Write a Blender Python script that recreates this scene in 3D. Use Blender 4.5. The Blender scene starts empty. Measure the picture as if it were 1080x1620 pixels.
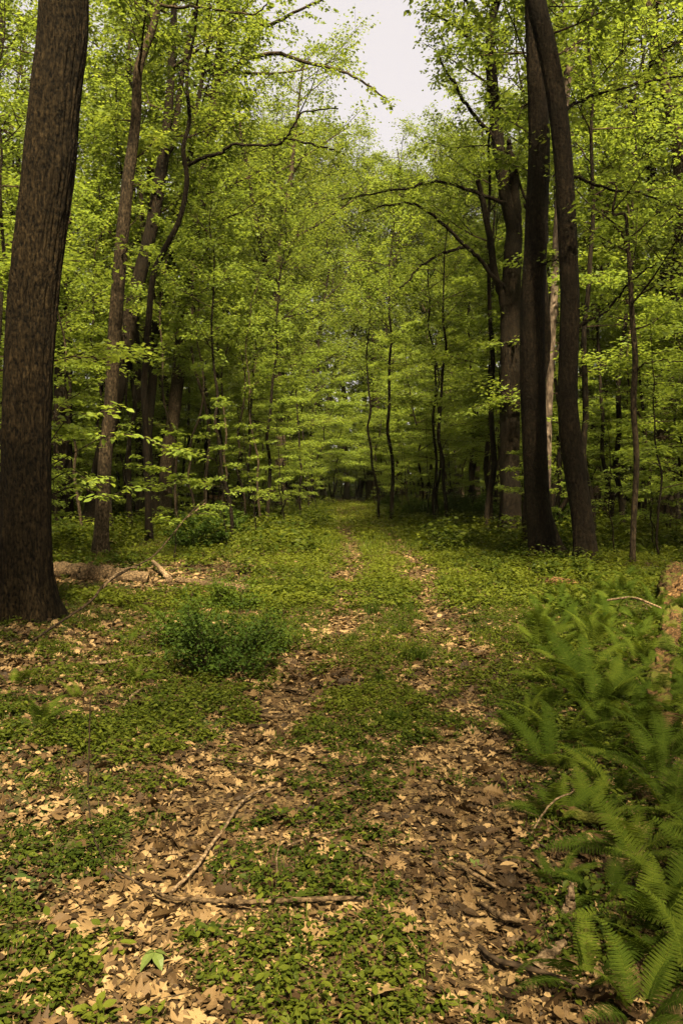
import bpy, math, random
import numpy as np
from mathutils import Vector

R = math.radians
rng = np.random.default_rng(7)
random.seed(7)
SC = bpy.context.scene
COL = SC.collection

# ------------------------------------------------------------------ camera
F = 1300.0            # focal length in photo pixels (photo 1080 x 1620)
CAMZ = 1.5
PITCH = math.atan((810 - 768) / F)
cam = bpy.data.cameras.new('camera')
cam.sensor_fit = 'VERTICAL'
cam.sensor_height = 36.0
cam.lens = 36.0 * F / 1620.0
cam.clip_start = 0.05
cam.clip_end = 2000
cam_o = bpy.data.objects.new('camera', cam)
COL.objects.link(cam_o)
cam_o.location = (0, 0, CAMZ)
cam_o.rotation_euler = (math.pi / 2 - PITCH, 0, 0)
SC.camera = cam_o

# ------------------------------------------------------------------ sky, sun, exposure
SUN_EL, SUN_AZ = R(52), R(168)     # azimuth from +Y (ahead) towards +X (right)
world = bpy.data.worlds.new('World')
SC.world = world
world.use_nodes = True
wn = world.node_tree
wn.nodes.clear()
w_out = wn.nodes.new('ShaderNodeOutputWorld')
w_bg = wn.nodes.new('ShaderNodeBackground')
w_sky = wn.nodes.new('ShaderNodeTexSky')
w_sky.sky_type = 'NISHITA'
w_sky.sun_disc = False
w_sky.sun_elevation = SUN_EL
w_sky.sun_rotation = SUN_AZ
w_sky.air_density = 1.0
w_sky.dust_density = 4.0
w_mix = wn.nodes.new('ShaderNodeMix')           # thin bright overcast over the blue
w_mix.data_type = 'RGBA'
w_mix.inputs[0].default_value = 0.9
w_mix.inputs[7].default_value = (3.3, 3.02, 2.92, 1)
wn.links.new(w_sky.outputs[0], w_mix.inputs[6])
wn.links.new(w_mix.outputs[2], w_bg.inputs[0])
w_bg.inputs[1].default_value = 0.05
wn.links.new(w_bg.outputs[0], w_out.inputs[0])

sun = bpy.data.lights.new('sun', 'SUN')
sun.energy = 5.0
sun.angle = R(6)
sun.color = (1.0, 0.87, 0.60)
sun_o = bpy.data.objects.new('sun', sun)
COL.objects.link(sun_o)
S = Vector((math.cos(SUN_EL) * math.sin(SUN_AZ), math.cos(SUN_EL) * math.cos(SUN_AZ), math.sin(SUN_EL)))
sun_o.rotation_euler = S.to_track_quat('Z', 'Y').to_euler()
sun_o.location = (10, 10, 60)

SC.view_settings.view_transform = 'Standard'
SC.view_settings.look = 'None'
SC.view_settings.exposure = 2.5
SC.view_settings.gamma = 1.0
SC.view_settings.use_curve_mapping = False
SC.cycles.max_bounces = 10
SC.cycles.diffuse_bounces = 8
SC.cycles.glossy_bounces = 1
SC.cycles.transmission_bounces = 8
SC.cycles.transparent_max_bounces = 4
SC.cycles.use_denoising = True

# ------------------------------------------------------------------ noise and terrain
PERM = np.random.default_rng(3).permutation(512)
RAND = np.random.default_rng(4).random(512)

def _h(ix, iy, iz):
    return RAND[(PERM[(PERM[(PERM[ix % 512] + iy) % 512] + iz) % 512])]

def vnoise(x, y, z=0.0):
    x, y, z = np.broadcast_arrays(np.asarray(x, float), np.asarray(y, float), np.asarray(z, float))
    ix, iy, iz = np.floor(x).astype(int), np.floor(y).astype(int), np.floor(z).astype(int)
    fx, fy, fz = x - ix, y - iy, z - iz
    fx, fy, fz = [f * f * (3 - 2 * f) for f in (fx, fy, fz)]
    r = 0
    for dz in (0, 1):
        wz = fz if dz else 1 - fz
        a = _h(ix, iy, iz + dz) * (1 - fx) + _h(ix + 1, iy, iz + dz) * fx
        b = _h(ix, iy + 1, iz + dz) * (1 - fx) + _h(ix + 1, iy + 1, iz + dz) * fx
        r = r + wz * (a * (1 - fy) + b * fy)
    return r

def fbm(x, y, z=0.0, o=4):
    r, a, t = 0, 1.0, 0
    for k in range(o):
        r = r + a * vnoise(np.asarray(x) * 2 ** k + 17 * k, np.asarray(y) * 2 ** k + 31 * k, np.asarray(z) * 2 ** k)
        t += a
        a *= 0.5
    return r / t

def sstep(a, b, x):
    t = np.clip((np.asarray(x, float) - a) / (b - a), 0, 1)
    return t * t * (3 - 2 * t)

PY = [-10, 0, 3, 5, 9, 17, 30, 60, 100, 300]
PX = [-1.2, -.4, -.1, .17, .55, .80, .80, .62, .6, 0.6]
def path_x(y): return np.interp(y, PY, PX)
def rut_half(y): return np.interp(y, [0, 3, 5, 9, 17, 40, 80], [.62, .62, .61, .56, .60, .7, .8])

def gz(x, y):
    x, y = np.asarray(x, float), np.asarray(y, float)
    d = np.abs(x - path_x(y))
    near = sstep(1.0, 3.0, np.hypot(x, y))
    h = (fbm(x * .5 + 5, y * .5 + 9, 0, 3) - .5) * .16
    h = h + (fbm(x * 1.8 + 5, y * 1.8 + 9, 2, 2) - .5) * .05
    rut = np.exp(-((d - rut_half(y)) / .22) ** 2)
    h = h * (0.35 + .65 * sstep(.8, 2.2, d)) - .035 * rut
    h = h + .10 * sstep(1.2, 4, x - path_x(y)) + .06 * sstep(1.5, 5, path_x(y) - x)
    h = h + .5 * sstep(30, 90, y) * 0.6
    return h * near

def cam_dir(px, py):
    u, v = (px - 540) / F, (810 - py) / F
    c, s = math.cos(PITCH), math.sin(PITCH)
    return np.array([u, c + v * s, v * c - s])

def P(px, py, Y):
    d = cam_dir(px, py)
    return np.array([0, 0, CAMZ]) + d * (Y / d[1])

def G(px, py, lift=0.0):
    d = cam_dir(px, py)
    t = 1.5 / max(-d[2], 1e-3)
    for _ in range(12):
        p = d * t
        z = float(gz(p[0], p[1]))
        t = (CAMZ - z - lift) / max(-d[2], 1e-3)
    p = d * t
    return np.array([p[0], p[1], float(gz(p[0], p[1])) + lift])

# ------------------------------------------------------------------ materials
def nodes(name):
    m = bpy.data.materials.new(name)
    m.use_nodes = True
    nt = m.node_tree
    nt.nodes.clear()
    o = nt.nodes.new('ShaderNodeOutputMaterial')
    return m, nt, o

def N(nt, kind, **kw):
    n = nt.nodes.new(kind)
    for k, v in kw.items():
        if k.startswith('i_'):
            n.inputs[k[2:].replace('_', ' ')].default_value = v
        else:
            setattr(n, k, v)
    return n

def ramp(nt, stops):
    r = nt.nodes.new('ShaderNodeValToRGB')
    e = r.color_ramp.elements
    while len(e) < len(stops):
        e.new(0.5)
    for i, (p, c) in enumerate(stops):
        e[i].position = p
        e[i].color = (c[0], c[1], c[2], 1)
    return r

def leaf_mat(name, stops, trans, tboost=(1.5, 1.45, .7), rough=.5, rnd=.25, spec=.12):
    m, nt, o = nodes(name)
    at = N(nt, 'ShaderNodeAttribute', attribute_name='tint')
    oi = N(nt, 'ShaderNodeObjectInfo')
    ma = N(nt, 'ShaderNodeMath', operation='MULTIPLY_ADD')
    nt.links.new(oi.outputs['Random'], ma.inputs[0])
    ma.inputs[1].default_value = rnd
    nt.links.new(at.outputs['Fac'], ma.inputs[2])
    sub = N(nt, 'ShaderNodeMath', operation='SUBTRACT')
    nt.links.new(ma.outputs[0], sub.inputs[0])
    sub.inputs[1].default_value = rnd / 2
    r = ramp(nt, stops)
    nt.links.new(sub.outputs[0], r.inputs[0])
    pb = N(nt, 'ShaderNodeBsdfPrincipled')
    pb.inputs['Roughness'].default_value = rough
    pb.inputs['Specular IOR Level'].default_value = spec
    nt.links.new(r.outputs[0], pb.inputs['Base Color'])
    tr = N(nt, 'ShaderNodeBsdfTranslucent')
    mu = N(nt, 'ShaderNodeMix', data_type='RGBA', blend_type='MULTIPLY')
    mu.inputs[0].default_value = 1
    nt.links.new(r.outputs[0], mu.inputs[6])
    mu.inputs[7].default_value = (*tboost, 1)
    nt.links.new(mu.outputs[2], tr.inputs[0])
    mx = N(nt, 'ShaderNodeMixShader')
    mx.inputs[0].default_value = trans
    nt.links.new(pb.outputs[0], mx.inputs[1])
    nt.links.new(tr.outputs[0], mx.inputs[2])
    nt.links.new(mx.outputs[0], o.inputs[0])
    return m

def bark_mat(name, dark, lite, sx=9.0, sz=1.6, bump=.6, moss=None, mossamt=.5):
    m, nt, o = nodes(name)
    tc = N(nt, 'ShaderNodeTexCoord')
    mp = N(nt, 'ShaderNodeMapping')
    mp.inputs['Scale'].default_value = (sx, sx, sz * 1.9)
    nt.links.new(tc.outputs['Object'], mp.inputs[0])
    n1 = N(nt, 'ShaderNodeTexNoise', i_Scale=2.2, i_Detail=6, i_Roughness=.62)
    nt.links.new(mp.outputs[0], n1.inputs['Vector'])
    n2 = N(nt, 'ShaderNodeTexNoise', i_Scale=.9, i_Detail=6)
    nt.links.new(tc.outputs['Object'], n2.inputs['Vector'])
    vo = N(nt, 'ShaderNodeTexVoronoi', feature='DISTANCE_TO_EDGE', i_Scale=1.0)
    mp2 = N(nt, 'ShaderNodeMapping')
    mp2.inputs['Scale'].default_value = (sx * 1.3, sx * 1.3, sz * .9)
    wob = N(nt, 'ShaderNodeMix', data_type='RGBA', blend_type='ADD')
    wob.inputs[0].default_value = .16
    nt.links.new(tc.outputs['Object'], wob.inputs[6])
    nt.links.new(n2.outputs['Color'], wob.inputs[7])
    nt.links.new(wob.outputs[2], mp2.inputs[0])
    nt.links.new(mp2.outputs[0], vo.inputs['Vector'])
    r4 = ramp(nt, [(.0, (.5, .5, .5)), (.30, (1.12, 1.12, 1.12))])
    nt.links.new(vo.outputs['Distance'], r4.inputs[0])
    mid = tuple((a + b) / 2 for a, b in zip(dark, lite))
    r = ramp(nt, [(.37, dark), (.5, mid), (.63, lite)])
    nt.links.new(n1.outputs['Fac'], r.inputs[0])
    r2 = ramp(nt, [(.35, (.6, .6, .62)), (.65, (1.25, 1.2, 1.15))])
    nt.links.new(n2.outputs['Fac'], r2.inputs[0])
    mu = N(nt, 'ShaderNodeMix', data_type='RGBA', blend_type='MULTIPLY')
    mu.inputs[0].default_value = 1
    nt.links.new(r.outputs[0], mu.inputs[6])
    nt.links.new(r2.outputs[0], mu.inputs[7])
    mc = N(nt, 'ShaderNodeMix', data_type='RGBA', blend_type='MULTIPLY')
    mc.inputs[0].default_value = 1
    nt.links.new(mu.outputs[2], mc.inputs[6])
    nt.links.new(r4.outputs[0], mc.inputs[7])
    colr = mc.outputs[2]
    if moss:
        n3 = N(nt, 'ShaderNodeTexNoise', i_Scale=3.5, i_Detail=5)
        nt.links.new(tc.outputs['Object'], n3.inputs['Vector'])
        r3 = ramp(nt, [(mossamt, (0, 0, 0)), (mossamt + .09, (1, 1, 1))])
        nt.links.new(n3.outputs['Fac'], r3.inputs[0])
        mm = N(nt, 'ShaderNodeMix', data_type='RGBA')
        nt.links.new(r3.outputs[0], mm.inputs[0])
        nt.links.new(colr, mm.inputs[6])
        mm.inputs[7].default_value = (*moss, 1)
        colr = mm.outputs[2]
    pb = N(nt, 'ShaderNodeBsdfPrincipled')
    pb.inputs['Roughness'].default_value = .9
    pb.inputs['Specular IOR Level'].default_value = .05
    nt.links.new(colr, pb.inputs['Base Color'])
    b = N(nt, 'ShaderNodeBump')
    b.inputs['Strength'].default_value = bump
    b.inputs['Distance'].default_value = .03
    nt.links.new(n1.outputs['Fac'], b.inputs['Height'])
    nt.links.new(b.outputs[0], pb.inputs['Normal'])
    nt.links.new(pb.outputs[0], o.inputs[0])
    return m

def soil_mat(name, stops, scale, green=None):
    m, nt, o = nodes(name)
    tc = N(nt, 'ShaderNodeTexCoord')
    n1 = N(nt, 'ShaderNodeTexNoise', i_Scale=scale, i_Detail=8, i_Roughness=.7)
    nt.links.new(tc.outputs['Object'], n1.inputs['Vector'])
    vo = N(nt, 'ShaderNodeTexVoronoi', i_Scale=scale * 2.2)
    nt.links.new(tc.outputs['Object'], vo.inputs['Vector'])
    ad = N(nt, 'ShaderNodeMix', data_type='RGBA')
    ad.inputs[0].default_value = .45
    nt.links.new(n1.outputs['Fac'], ad.inputs[6])
    nt.links.new(vo.outputs['Color'], ad.inputs[7])
    r = ramp(nt, stops)
    nt.links.new(ad.outputs[2], r.inputs[0])
    c = r.outputs[0]
    if green:
        n2 = N(nt, 'ShaderNodeTexNoise', i_Scale=.8, i_Detail=7, i_Roughness=.7)
        nt.links.new(tc.outputs['Object'], n2.inputs['Vector'])
        r2 = ramp(nt, [(.46, (0, 0, 0)), (.58, (1, 1, 1))])
        nt.links.new(n2.outputs['Fac'], r2.inputs[0])
        mm = N(nt, 'ShaderNodeMix', data_type='RGBA')
        nt.links.new(r2.outputs[0], mm.inputs[0])
        nt.links.new(c, mm.inputs[6])
        mm.inputs[7].default_value = (*green, 1)
        c = mm.outputs[2]
    pb = N(nt, 'ShaderNodeBsdfPrincipled')
    pb.inputs['Roughness'].default_value = .95
    pb.inputs['Specular IOR Level'].default_value = .1
    nt.links.new(c, pb.inputs['Base Color'])
    b = N(nt, 'ShaderNodeBump')
    b.inputs['Strength'].default_value = .9
    b.inputs['Distance'].default_value = .03
    nt.links.new(ad.outputs[2], b.inputs['Height'])
    nt.links.new(b.outputs[0], pb.inputs['Normal'])
    nt.links.new(pb.outputs[0], o.inputs[0])
    return m

M = {}
M['canopy'] = leaf_mat('canopy_leaf', [(0, (.055, .078, .011)), (.5, (.103, .138, .018)), (1, (.162, .193, .028))], .55, (1.5, 1.4, 1.0))
M['under'] = leaf_mat('understory_leaf', [(0, (.070, .100, .014)), (.5, (.122, .164, .022)), (1, (.178, .220, .032))], .56, (1.5, 1.4, 1.0))
M['herb'] = leaf_mat('herb_leaf', [(0, (.013, .022, .003)), (.5, (.031, .042, .0045)), (1, (.075, .086, .009))], .4, spec=.05)
M['fern'] = leaf_mat('fern_leaf', [(0, (.017, .030, .004)), (.5, (.041, .060, .0075)), (1, (.095, .115, .013))], .4, spec=0, rnd=.55)
M['bush'] = leaf_mat('bush_leaf', [(0, (.014, .028, .005)), (.5, (.028, .048, .007)), (1, (.055, .08, .011))], .35, spec=.05)
M['shrublight'] = leaf_mat('light_bush_leaf', [(0, (.022, .038, .005)), (.5, (.045, .068, .008)), (1, (.08, .105, .012))], .4, spec=.05)
M['fern_dry'] = leaf_mat('dry_fern', [(0, (.05, .03, .012)), (1, (.16, .10, .045))], .25, (1, .9, .6), spec=0)
M['grass'] = leaf_mat('grass_blade', [(0, (.020, .034, .004)), (.5, (.038, .055, .006)), (1, (.07, .086, .009))], .4, spec=.05)
M['litter'] = leaf_mat('dead_leaf', [(0, (.018, .010, .0035)), (.3, (.034, .019, .0075)), (.6, (.078, .046, .018)), (1, (.19, .122, .053))], .12, (1, .8, .45), .65, 0)
M['palegreen'] = leaf_mat('pale_green_leaf', [(0, (.05, .068, .014)), (1, (.085, .105, .024))], .2, (0.6000, 0.6000, 0.4000), .5, 0)
M['bark'] = bark_mat('dark_bark', (.0028, .002, .0012), (.019, .0132, .0072), 14, 4.5, .9)
M['bark_big'] = bark_mat('furrowed_bark', (.0016, .0011, .0006), (.023, .0155, .0072), 18, 4.5, 1.0)
M['bark_mid'] = bark_mat('brown_bark', (.008, .006, .0035), (.062, .044, .025), 14, 4.5, .8)
M['bark_pale'] = bark_mat('pale_bark', (.045, .032, .022), (.15, .112, .080), 5, 1.6, .4)
M['twig'] = bark_mat('twig_bark', (.012, .008, .005), (.05, .034, .02), 9, 9, .2)
M['dead'] = bark_mat('dead_wood', (.022, .014, .007), (.15, .10, .052), 18, 18, .5)
M['dead_pale'] = bark_mat('pale_dead_wood', (.050, .031, .016), (.22, .155, .090), 22, 22, .5)
M['rotten'] = bark_mat('rotten_wood', (.024, .012, .005), (.20, .115, .045), 10, 10, .9)
M['mossy'] = bark_mat('mossy_wood', (.014, .008, .0035), (.115, .066, .027), 11, 11, 1.0, (.058, .058, .010), .47)
M['soil'] = soil_mat('forest_soil', [(.28, (0.0132, 0.0078, 0.0042)), (.5, (.036, .022, .009)), (.72, (.085, .054, .021))], 9, (0.0240, 0.0372, 0.0060))
M['path'] = soil_mat('trodden_leaf_soil', [(.28, (0.0180, 0.0102, 0.0054)), (.5, (.05, .031, .0125)), (.72, (.12, .078, .031))], 14)

# ------------------------------------------------------------------ mesh helpers
def build(name, chunks, mats, parent=None, smooth=False):
    """chunks: list of (verts Nx3, faces MxK, tint scalar or N, material index) -> ONE mesh object"""
    chunks = [c for c in chunks if len(c[0])]
    me = bpy.data.meshes.new(name)
    nv = sum(len(c[0]) for c in chunks)
    V = np.concatenate([np.asarray(c[0], np.float32) for c in chunks])
    T = np.concatenate([np.broadcast_to(np.asarray(c[2], np.float32), (len(c[0]),)) for c in chunks])
    loops, starts, mi = [], [], []
    off, ls = 0, 0
    for c in chunks:
        f = np.asarray(c[1], np.int64) + off
        k = f.shape[1]
        loops.append(f.ravel())
        starts.append(ls + np.arange(len(f)) * k)
        mi.append(np.full(len(f), c[3]))
        ls += f.size
        off += len(c[0])
    loops, starts, mi = np.concatenate(loops), np.concatenate(starts), np.concatenate(mi)
    me.vertices.add(nv)
    me.vertices.foreach_set('co', V.ravel())
    me.loops.add(len(loops))
    me.loops.foreach_set('vertex_index', loops.astype(np.int32))
    me.polygons.add(len(starts))
    me.polygons.foreach_set('loop_start', starts.astype(np.int32))
    me.polygons.foreach_set('material_index', mi.astype(np.int32))
    if smooth:
        me.polygons.foreach_set('use_smooth', np.ones(len(starts), bool))
    else:
        me.polygons.foreach_set('use_smooth', np.zeros(len(starts), bool))
    me.update(calc_edges=True)
    a = me.attributes.new('tint', 'FLOAT', 'POINT')
    a.data.foreach_set('value', T)
    for m in mats:
        me.materials.append(M[m])
    o = bpy.data.objects.new(name, me)
    COL.objects.link(o)
    if parent:
        o.parent = parent
    return o

def tag(o, label=None, cat=None, group=None, kind=None):
    if label: o['label'] = label
    if cat: o['category'] = cat
    if group: o['group'] = group
    if kind: o['kind'] = kind
    return o

def empty(name, loc, rz=0.0, sc=1.0):
    o = bpy.data.objects.new(name, None)
    COL.objects.link(o)
    o.empty_display_size = .2
    o.location = tuple(float(v) for v in loc)
    o.rotation_euler = (0, 0, rz)
    o.scale = (sc, sc, sc)
    return o

def copy_tree(root, loc, rz=0.0, sc=1.0, tilt=(0, 0)):
    r = root.copy()
    COL.objects.link(r)
    r.location = tuple(float(v) for v in loc)
    r.rotation_euler = (tilt[0], tilt[1], rz)
    r.scale = (sc, sc, sc)
    for ch in list(root.children):
        c = ch.copy()
        COL.objects.link(c)
        c.parent = r
        for g in list(ch.children):
            d = g.copy()
            COL.objects.link(d)
            d.parent = c
    return r

def norm(v):
    v = np.asarray(v, float)
    return v / np.maximum(np.linalg.norm(v, axis=-1, keepdims=True), 1e-9)

def spline(pts, n):
    """Catmull-Rom through pts (any columns)"""
    p = np.asarray(pts, float)
    if len(p) == 2:
        t = np.linspace(0, 1, n)[:, None]
        return p[0] * (1 - t) + p[1] * t
    q = np.vstack([2 * p[0] - p[1], p, 2 * p[-1] - p[-2]])
    out = []
    for u in np.linspace(0, len(p) - 1 - 1e-6, n):
        i = int(u)
        t = u - i
        a, b, c, d = q[i], q[i + 1], q[i + 2], q[i + 3]
        out.append(.5 * (2 * b + (c - a) * t + (2 * a - 5 * b + 4 * c - d) * t * t + (3 * b - a - 3 * c + d) * t ** 3))
    return np.array(out)

def tube(pts, rad, sides=8, mat=0, rough=0.0, cap=True, tint=.5, ridges=0.0, flare=None, seed=0.0, nf=1.0):
    pts = np.asarray(pts, float)
    n = len(pts)
    rad = np.broadcast_to(np.asarray(rad, float), (n,))
    tan = norm(np.gradient(pts, axis=0))
    ref = np.array([0, 1.0, 0]) if abs(tan[:, 1]).mean() < .8 else np.array([1.0, 0, 0])
    u = norm(np.cross(ref, tan))
    w = np.cross(tan, u)
    a = np.linspace(0, 2 * math.pi, sides, endpoint=False)
    rr = np.repeat(rad[:, None], sides, 1)
    ca, sa = np.cos(a)[None], np.sin(a)[None]
    if rough:
        zl = np.concatenate([[0], np.cumsum(np.linalg.norm(np.diff(pts, axis=0), axis=1))])[:, None]
        rr = rr * (1 + rough * (fbm(ca * 1.5 * nf + seed, sa * 1.5 * nf + 3, zl * 1.6 * nf ** 2 + seed, 4) - .5) * 2)
        if ridges:
            g = vnoise(ca * 9 + seed, sa * 9 + 7, zl * 1.7 + seed) * .6 + vnoise(ca * 19 + seed, sa * 19 + 7, zl * 4.0) * .4
            rr = rr - ridges * np.abs(g - .5) * 2 + ridges * .5
    if flare is not None:
        rr = rr + flare(a[None], pts[:, 2:3])
    V = pts[:, None] + rr[..., None] * (ca[..., None] * u[:, None] + sa[..., None] * w[:, None])
    V = V.reshape(-1, 3)
    i = np.arange(n - 1)[:, None] * sides
    j = np.arange(sides)[None]
    k = (j + 1) % sides
    Fq = np.stack([i + j, i + k, i + sides + k, i + sides + j], -1).reshape(-1, 4)
    ch = [(V, Fq, tint, mat)]
    if cap:
        for ring, end in ((0, pts[0]), (n - 1, pts[-1])):
            base = ring * sides
            vv = np.vstack([V[base:base + sides], end[None] + (tan[ring] * rad[ring] * .15 * (1 if ring else -1))])
            tri = np.stack([np.arange(sides), (np.arange(sides) + 1) % sides, np.full(sides, sides)], -1)
            if ring == 0:
                tri = tri[:, ::-1]
            ch.append((vv, tri, tint, mat))
    return ch

# ------------------------------------------------------------------ leaf templates (x along the leaf, y across, both in leaf lengths)
T_DIA = (np.array([[0, 0], [.42, .30], [1, 0], [.42, -.30]]), np.array([[0, 2, 1], [0, 3, 2]]))
T_LEAF = (np.array([[0, 0], [.45, 0], [1, 0], [.24, .22], [.62, .24], [.24, -.22], [.62, -.24]]),
          np.array([[0, 1, 3], [1, 4, 3], [1, 2, 4], [0, 5, 1], [1, 5, 6], [1, 6, 2]]))
def _strip(xs, ws):
    n = len(xs)
    v = np.array([[x, s * w] for x, w in zip(xs, ws) for s in (0, 1, -1)], float)
    f = []
    for i in range(n - 1):
        a, b = 3 * i, 3 * i + 3
        f += [[a, b, b + 1, a + 1], [a, a + 2, b + 2, b]]
    return v, np.array(f)
T_OAK = _strip([0, .1, .2, .27, .4, .46, .6, .66, .80, .86, .93, 1], [.015, .04, .19, .09, .30, .11, .37, .13, .27, .12, .13, .01])
T_BEECH = _strip([0, .1, .3, .55, .8, 1], [.02, .13, .25, .26, .14, .01])
def _palm():
    ang = np.array([0, 14, 26, 40, 56, 68, 80, 96, 112, 130, 155, 180])
    rad = np.array([1, .72, .36, .62, .92, .6, .33, .55, .66, .42, .30, .06])
    a = np.concatenate([ang, -ang[-2:0:-1]])
    r = np.concatenate([rad, rad[-2:0:-1]])
    v = np.stack([.38 + .62 * r * np.cos(np.radians(a)), .6 * r * np.sin(np.radians(a))], -1)
    n = len(v)
    v = np.vstack([v, [[.38, 0]]])
    f = np.stack([np.full(n, n), np.arange(n), (np.arange(n) + 1) % n], -1)
    return v, f
T_MAPLE = _palm()
T_FRAG = (np.array([[0, 0], [.3, .3], [.8, .25], [1, -.05], [.6, -.28], [.15, -.22], [.5, 0]]),
          np.array([[6, 1, 0], [6, 2, 1], [6, 3, 2], [6, 4, 3], [6, 5, 4], [6, 0, 5]]))

def leaves(pos, d, n, size, tmpl, tint, mat=0, curl=0.15, fold=0.25, g=rng):
    pos = np.asarray(pos, float)
    k = len(pos)
    if k == 0:
        return (np.zeros((0, 3)), np.zeros((0, 3), int), 0, mat)
    d = norm(d)
    s = norm(np.cross(n, d))
    n2 = np.cross(d, s)
    T, Ft = tmpl
    size = np.broadcast_to(np.asarray(size, float), (k,))[:, None]
    tx, ty = T[None, :, 0], T[None, :, 1]
    c = (g.normal(0, 1, (k, 1)) * curl)
    c3 = (g.normal(0, 1, (k, 1)) * curl)
    z = -curl * tx * tx + c * (tx - .5) ** 2 + fold * np.abs(ty) + c3 * tx * ty * 2
    V = pos[:, None] + size[..., None] * (tx[..., None] * d[:, None] + ty[..., None] * s[:, None] + z[..., None] * n2[:, None])
    f = (Ft[None] + (np.arange(k) * len(T))[:, None, None]).reshape(-1, Ft.shape[1])
    t = np.repeat(np.broadcast_to(np.asarray(tint, float), (k,)), len(T))
    return (V.reshape(-1, 3), f, t, mat)

def rand_dirs(k, g=rng):
    return norm(g.normal(0, 1, (k, 3)))

# ------------------------------------------------------------------ trees
def twig_set(br, n_tw, tw_len, per, size, flat, g, start=.25, drop=0.0, tmpl=T_DIA, sides=3, jit=.10, tr=.006, tintc=None):
    """side twigs with leaves along a branch polyline; chunks: wood = material 0, leaf = material 1"""
    out = []
    br = np.asarray(br, float)
    L = len(br)
    tan = norm(np.gradient(br, axis=0))
    pos_all, dir_all = [], []
    for i in range(n_tw):
        u = start + (1 - start) * (i + g.random()) / n_tw
        q = u * (L - 1)
        a = int(min(q, L - 2))
        p = br[a] + (br[a + 1] - br[a]) * (q - a)
        t = tan[a]
        side = norm(np.cross(t, [0, 0, 1]) + 1e-6) * (1 if i % 2 else -1)
        dirv = norm(t * g.uniform(.4, 1.1) + side * g.uniform(.5, 1.2) + np.array([0, 0, g.normal(.0 if flat else .25, .12 if flat else .45)]))
        ln = tw_len * g.uniform(.5, 1.2) * (1 - .45 * u)
        m = 4
        s = np.linspace(0, 1, m)[:, None]
        tp = p + dirv * ln * s + g.normal(0, .04 * ln, (m, 3)) * s + np.array([0, 0, -drop * ln]) * s ** 2
        out += tube(tp, np.linspace(tr, tr * .35, m), sides, 0, cap=False)
        k = max(2, int(per * g.uniform(.7, 1.3)))
        v = g.random(k) ** .7
        qq = v * (m - 1)
        ia = np.minimum(qq.astype(int), m - 2)
        pp = tp[ia] + (tp[ia + 1] - tp[ia]) * (qq - ia)[:, None]
        j = g.normal(0, 1, (k, 3)) * jit * (np.array([1, 1, .35]) if flat else 1)
        pos_all.append(pp + j)
        dd = dirv[None] * .7 + np.cross(dirv, [0, 0, 1])[None] * (np.where(g.random(k) < .5, 1, -1)[:, None]) * .8
        dir_all.append(dd + g.normal(0, .35, (k, 3)))
    pos, dd = np.concatenate(pos_all), np.concatenate(dir_all)
    k = len(pos)
    dd[:, 2] = dd[:, 2] * .5 - (.12 if flat else .25)
    nn = np.array([0, 0, 1.0]) + g.normal(0, .28 if flat else .55, (k, 3))
    c = g.normal(.5, .12) if tintc is None else tintc
    out.append(leaves(pos, dd, nn, size * g.uniform(.6, 1.2, k), tmpl, np.clip(g.normal(c, .17, k), 0, 1), 1, .15, .2, g))
    return out

def branch_pts(p0, az, el, ln, g, n=6, up=.0, wob=.06):
    s = np.linspace(0, 1, n)[:, None]
    d = np.array([math.cos(az) * math.cos(el), math.sin(az) * math.cos(el), math.sin(el)])
    p = p0 + d * ln * s + np.array([0, 0, up * ln]) * s ** 2
    w = np.cumsum(g.normal(0, wob * ln / n, (n, 3)), axis=0)
    w[0] = 0
    return p + w

def crown_from_trunk(tr, rad, g, hb, nbr, spread, per, size, flat=False, ntw=7, el=(15, 55), tmpl=T_DIA, shape=None, jit=.18, avoid=None, twl=.5):
    """limbs + twigs + leaves on the trunk polyline above height hb (local coordinates, trunk foot at z = 0)"""
    out = []
    z = tr[:, 2] - tr[0, 2]
    H = z[-1]
    for i in range(nbr):
        u = (i + g.random()) / nbr
        h = hb + (H - hb) * u ** .9
        p = np.array([np.interp(h, z, tr[:, k]) for k in range(3)])
        r = float(np.interp(h, z, rad))
        az = i * 2.4 + g.normal(0, .5)
        prof = shape(u) if shape else (math.sin(math.pi * (.16 + .74 * u)) ** .7)
        ln = spread * prof * g.uniform(.5, 1.2)
        if avoid is not None and avoid(p, az, ln):
            continue
        e = R(g.uniform(*el)) * (1 if flat else (.7 + .6 * u))
        b = branch_pts(p, az, e, ln, g, 6, g.uniform(-.05, .35) if not flat else g.uniform(-.12, .05))
        out += tube(b, np.linspace(max(.006, min(r * .55, .012 * ln + .006)), .005, 6), 5, 0, cap=False)
        out += twig_set(b, ntw, ln * twl, per, size, flat, g, .2, .1, tmpl, 3, jit * (1 if flat else ln * .28 + .1), .0045 + .0012 * ln)
        for _ in range(2 if ln > 1.5 and not flat else 1 if ln > 1.2 else 0):
            a = int(g.integers(1, 4))
            b2 = branch_pts(b[a], az + g.choice([-1, 1]) * g.uniform(.5, 1.0), e + g.normal(0, .3) * (not flat), ln * g.uniform(.4, .65), g, 5)
            out += tube(b2, np.linspace(.006 + .004 * ln, .004, 5), 4, 0, cap=False)
            out += twig_set(b2, max(2, ntw // 2 + 1), ln * twl * .7, per, size, flat, g, .2, .1, tmpl, 3, jit * (1 if flat else ln * .25 + .1), .0045)
    return out

def straight_trunk(H, r0, g, wander=.25, n=14, lean=.03, top=.12):
    z = np.linspace(0, H, n)
    w = np.cumsum(g.normal(0, wander * .25, (n, 2)), axis=0)
    w -= w[0]
    l = g.normal(0, lean, 2)
    p = np.stack([w[:, 0] + l[0] * z, w[:, 1] + l[1] * z, z], -1)
    r = r0 * (1 - (1 - top) * (z / H) ** 1.1)
    return p, r

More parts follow.
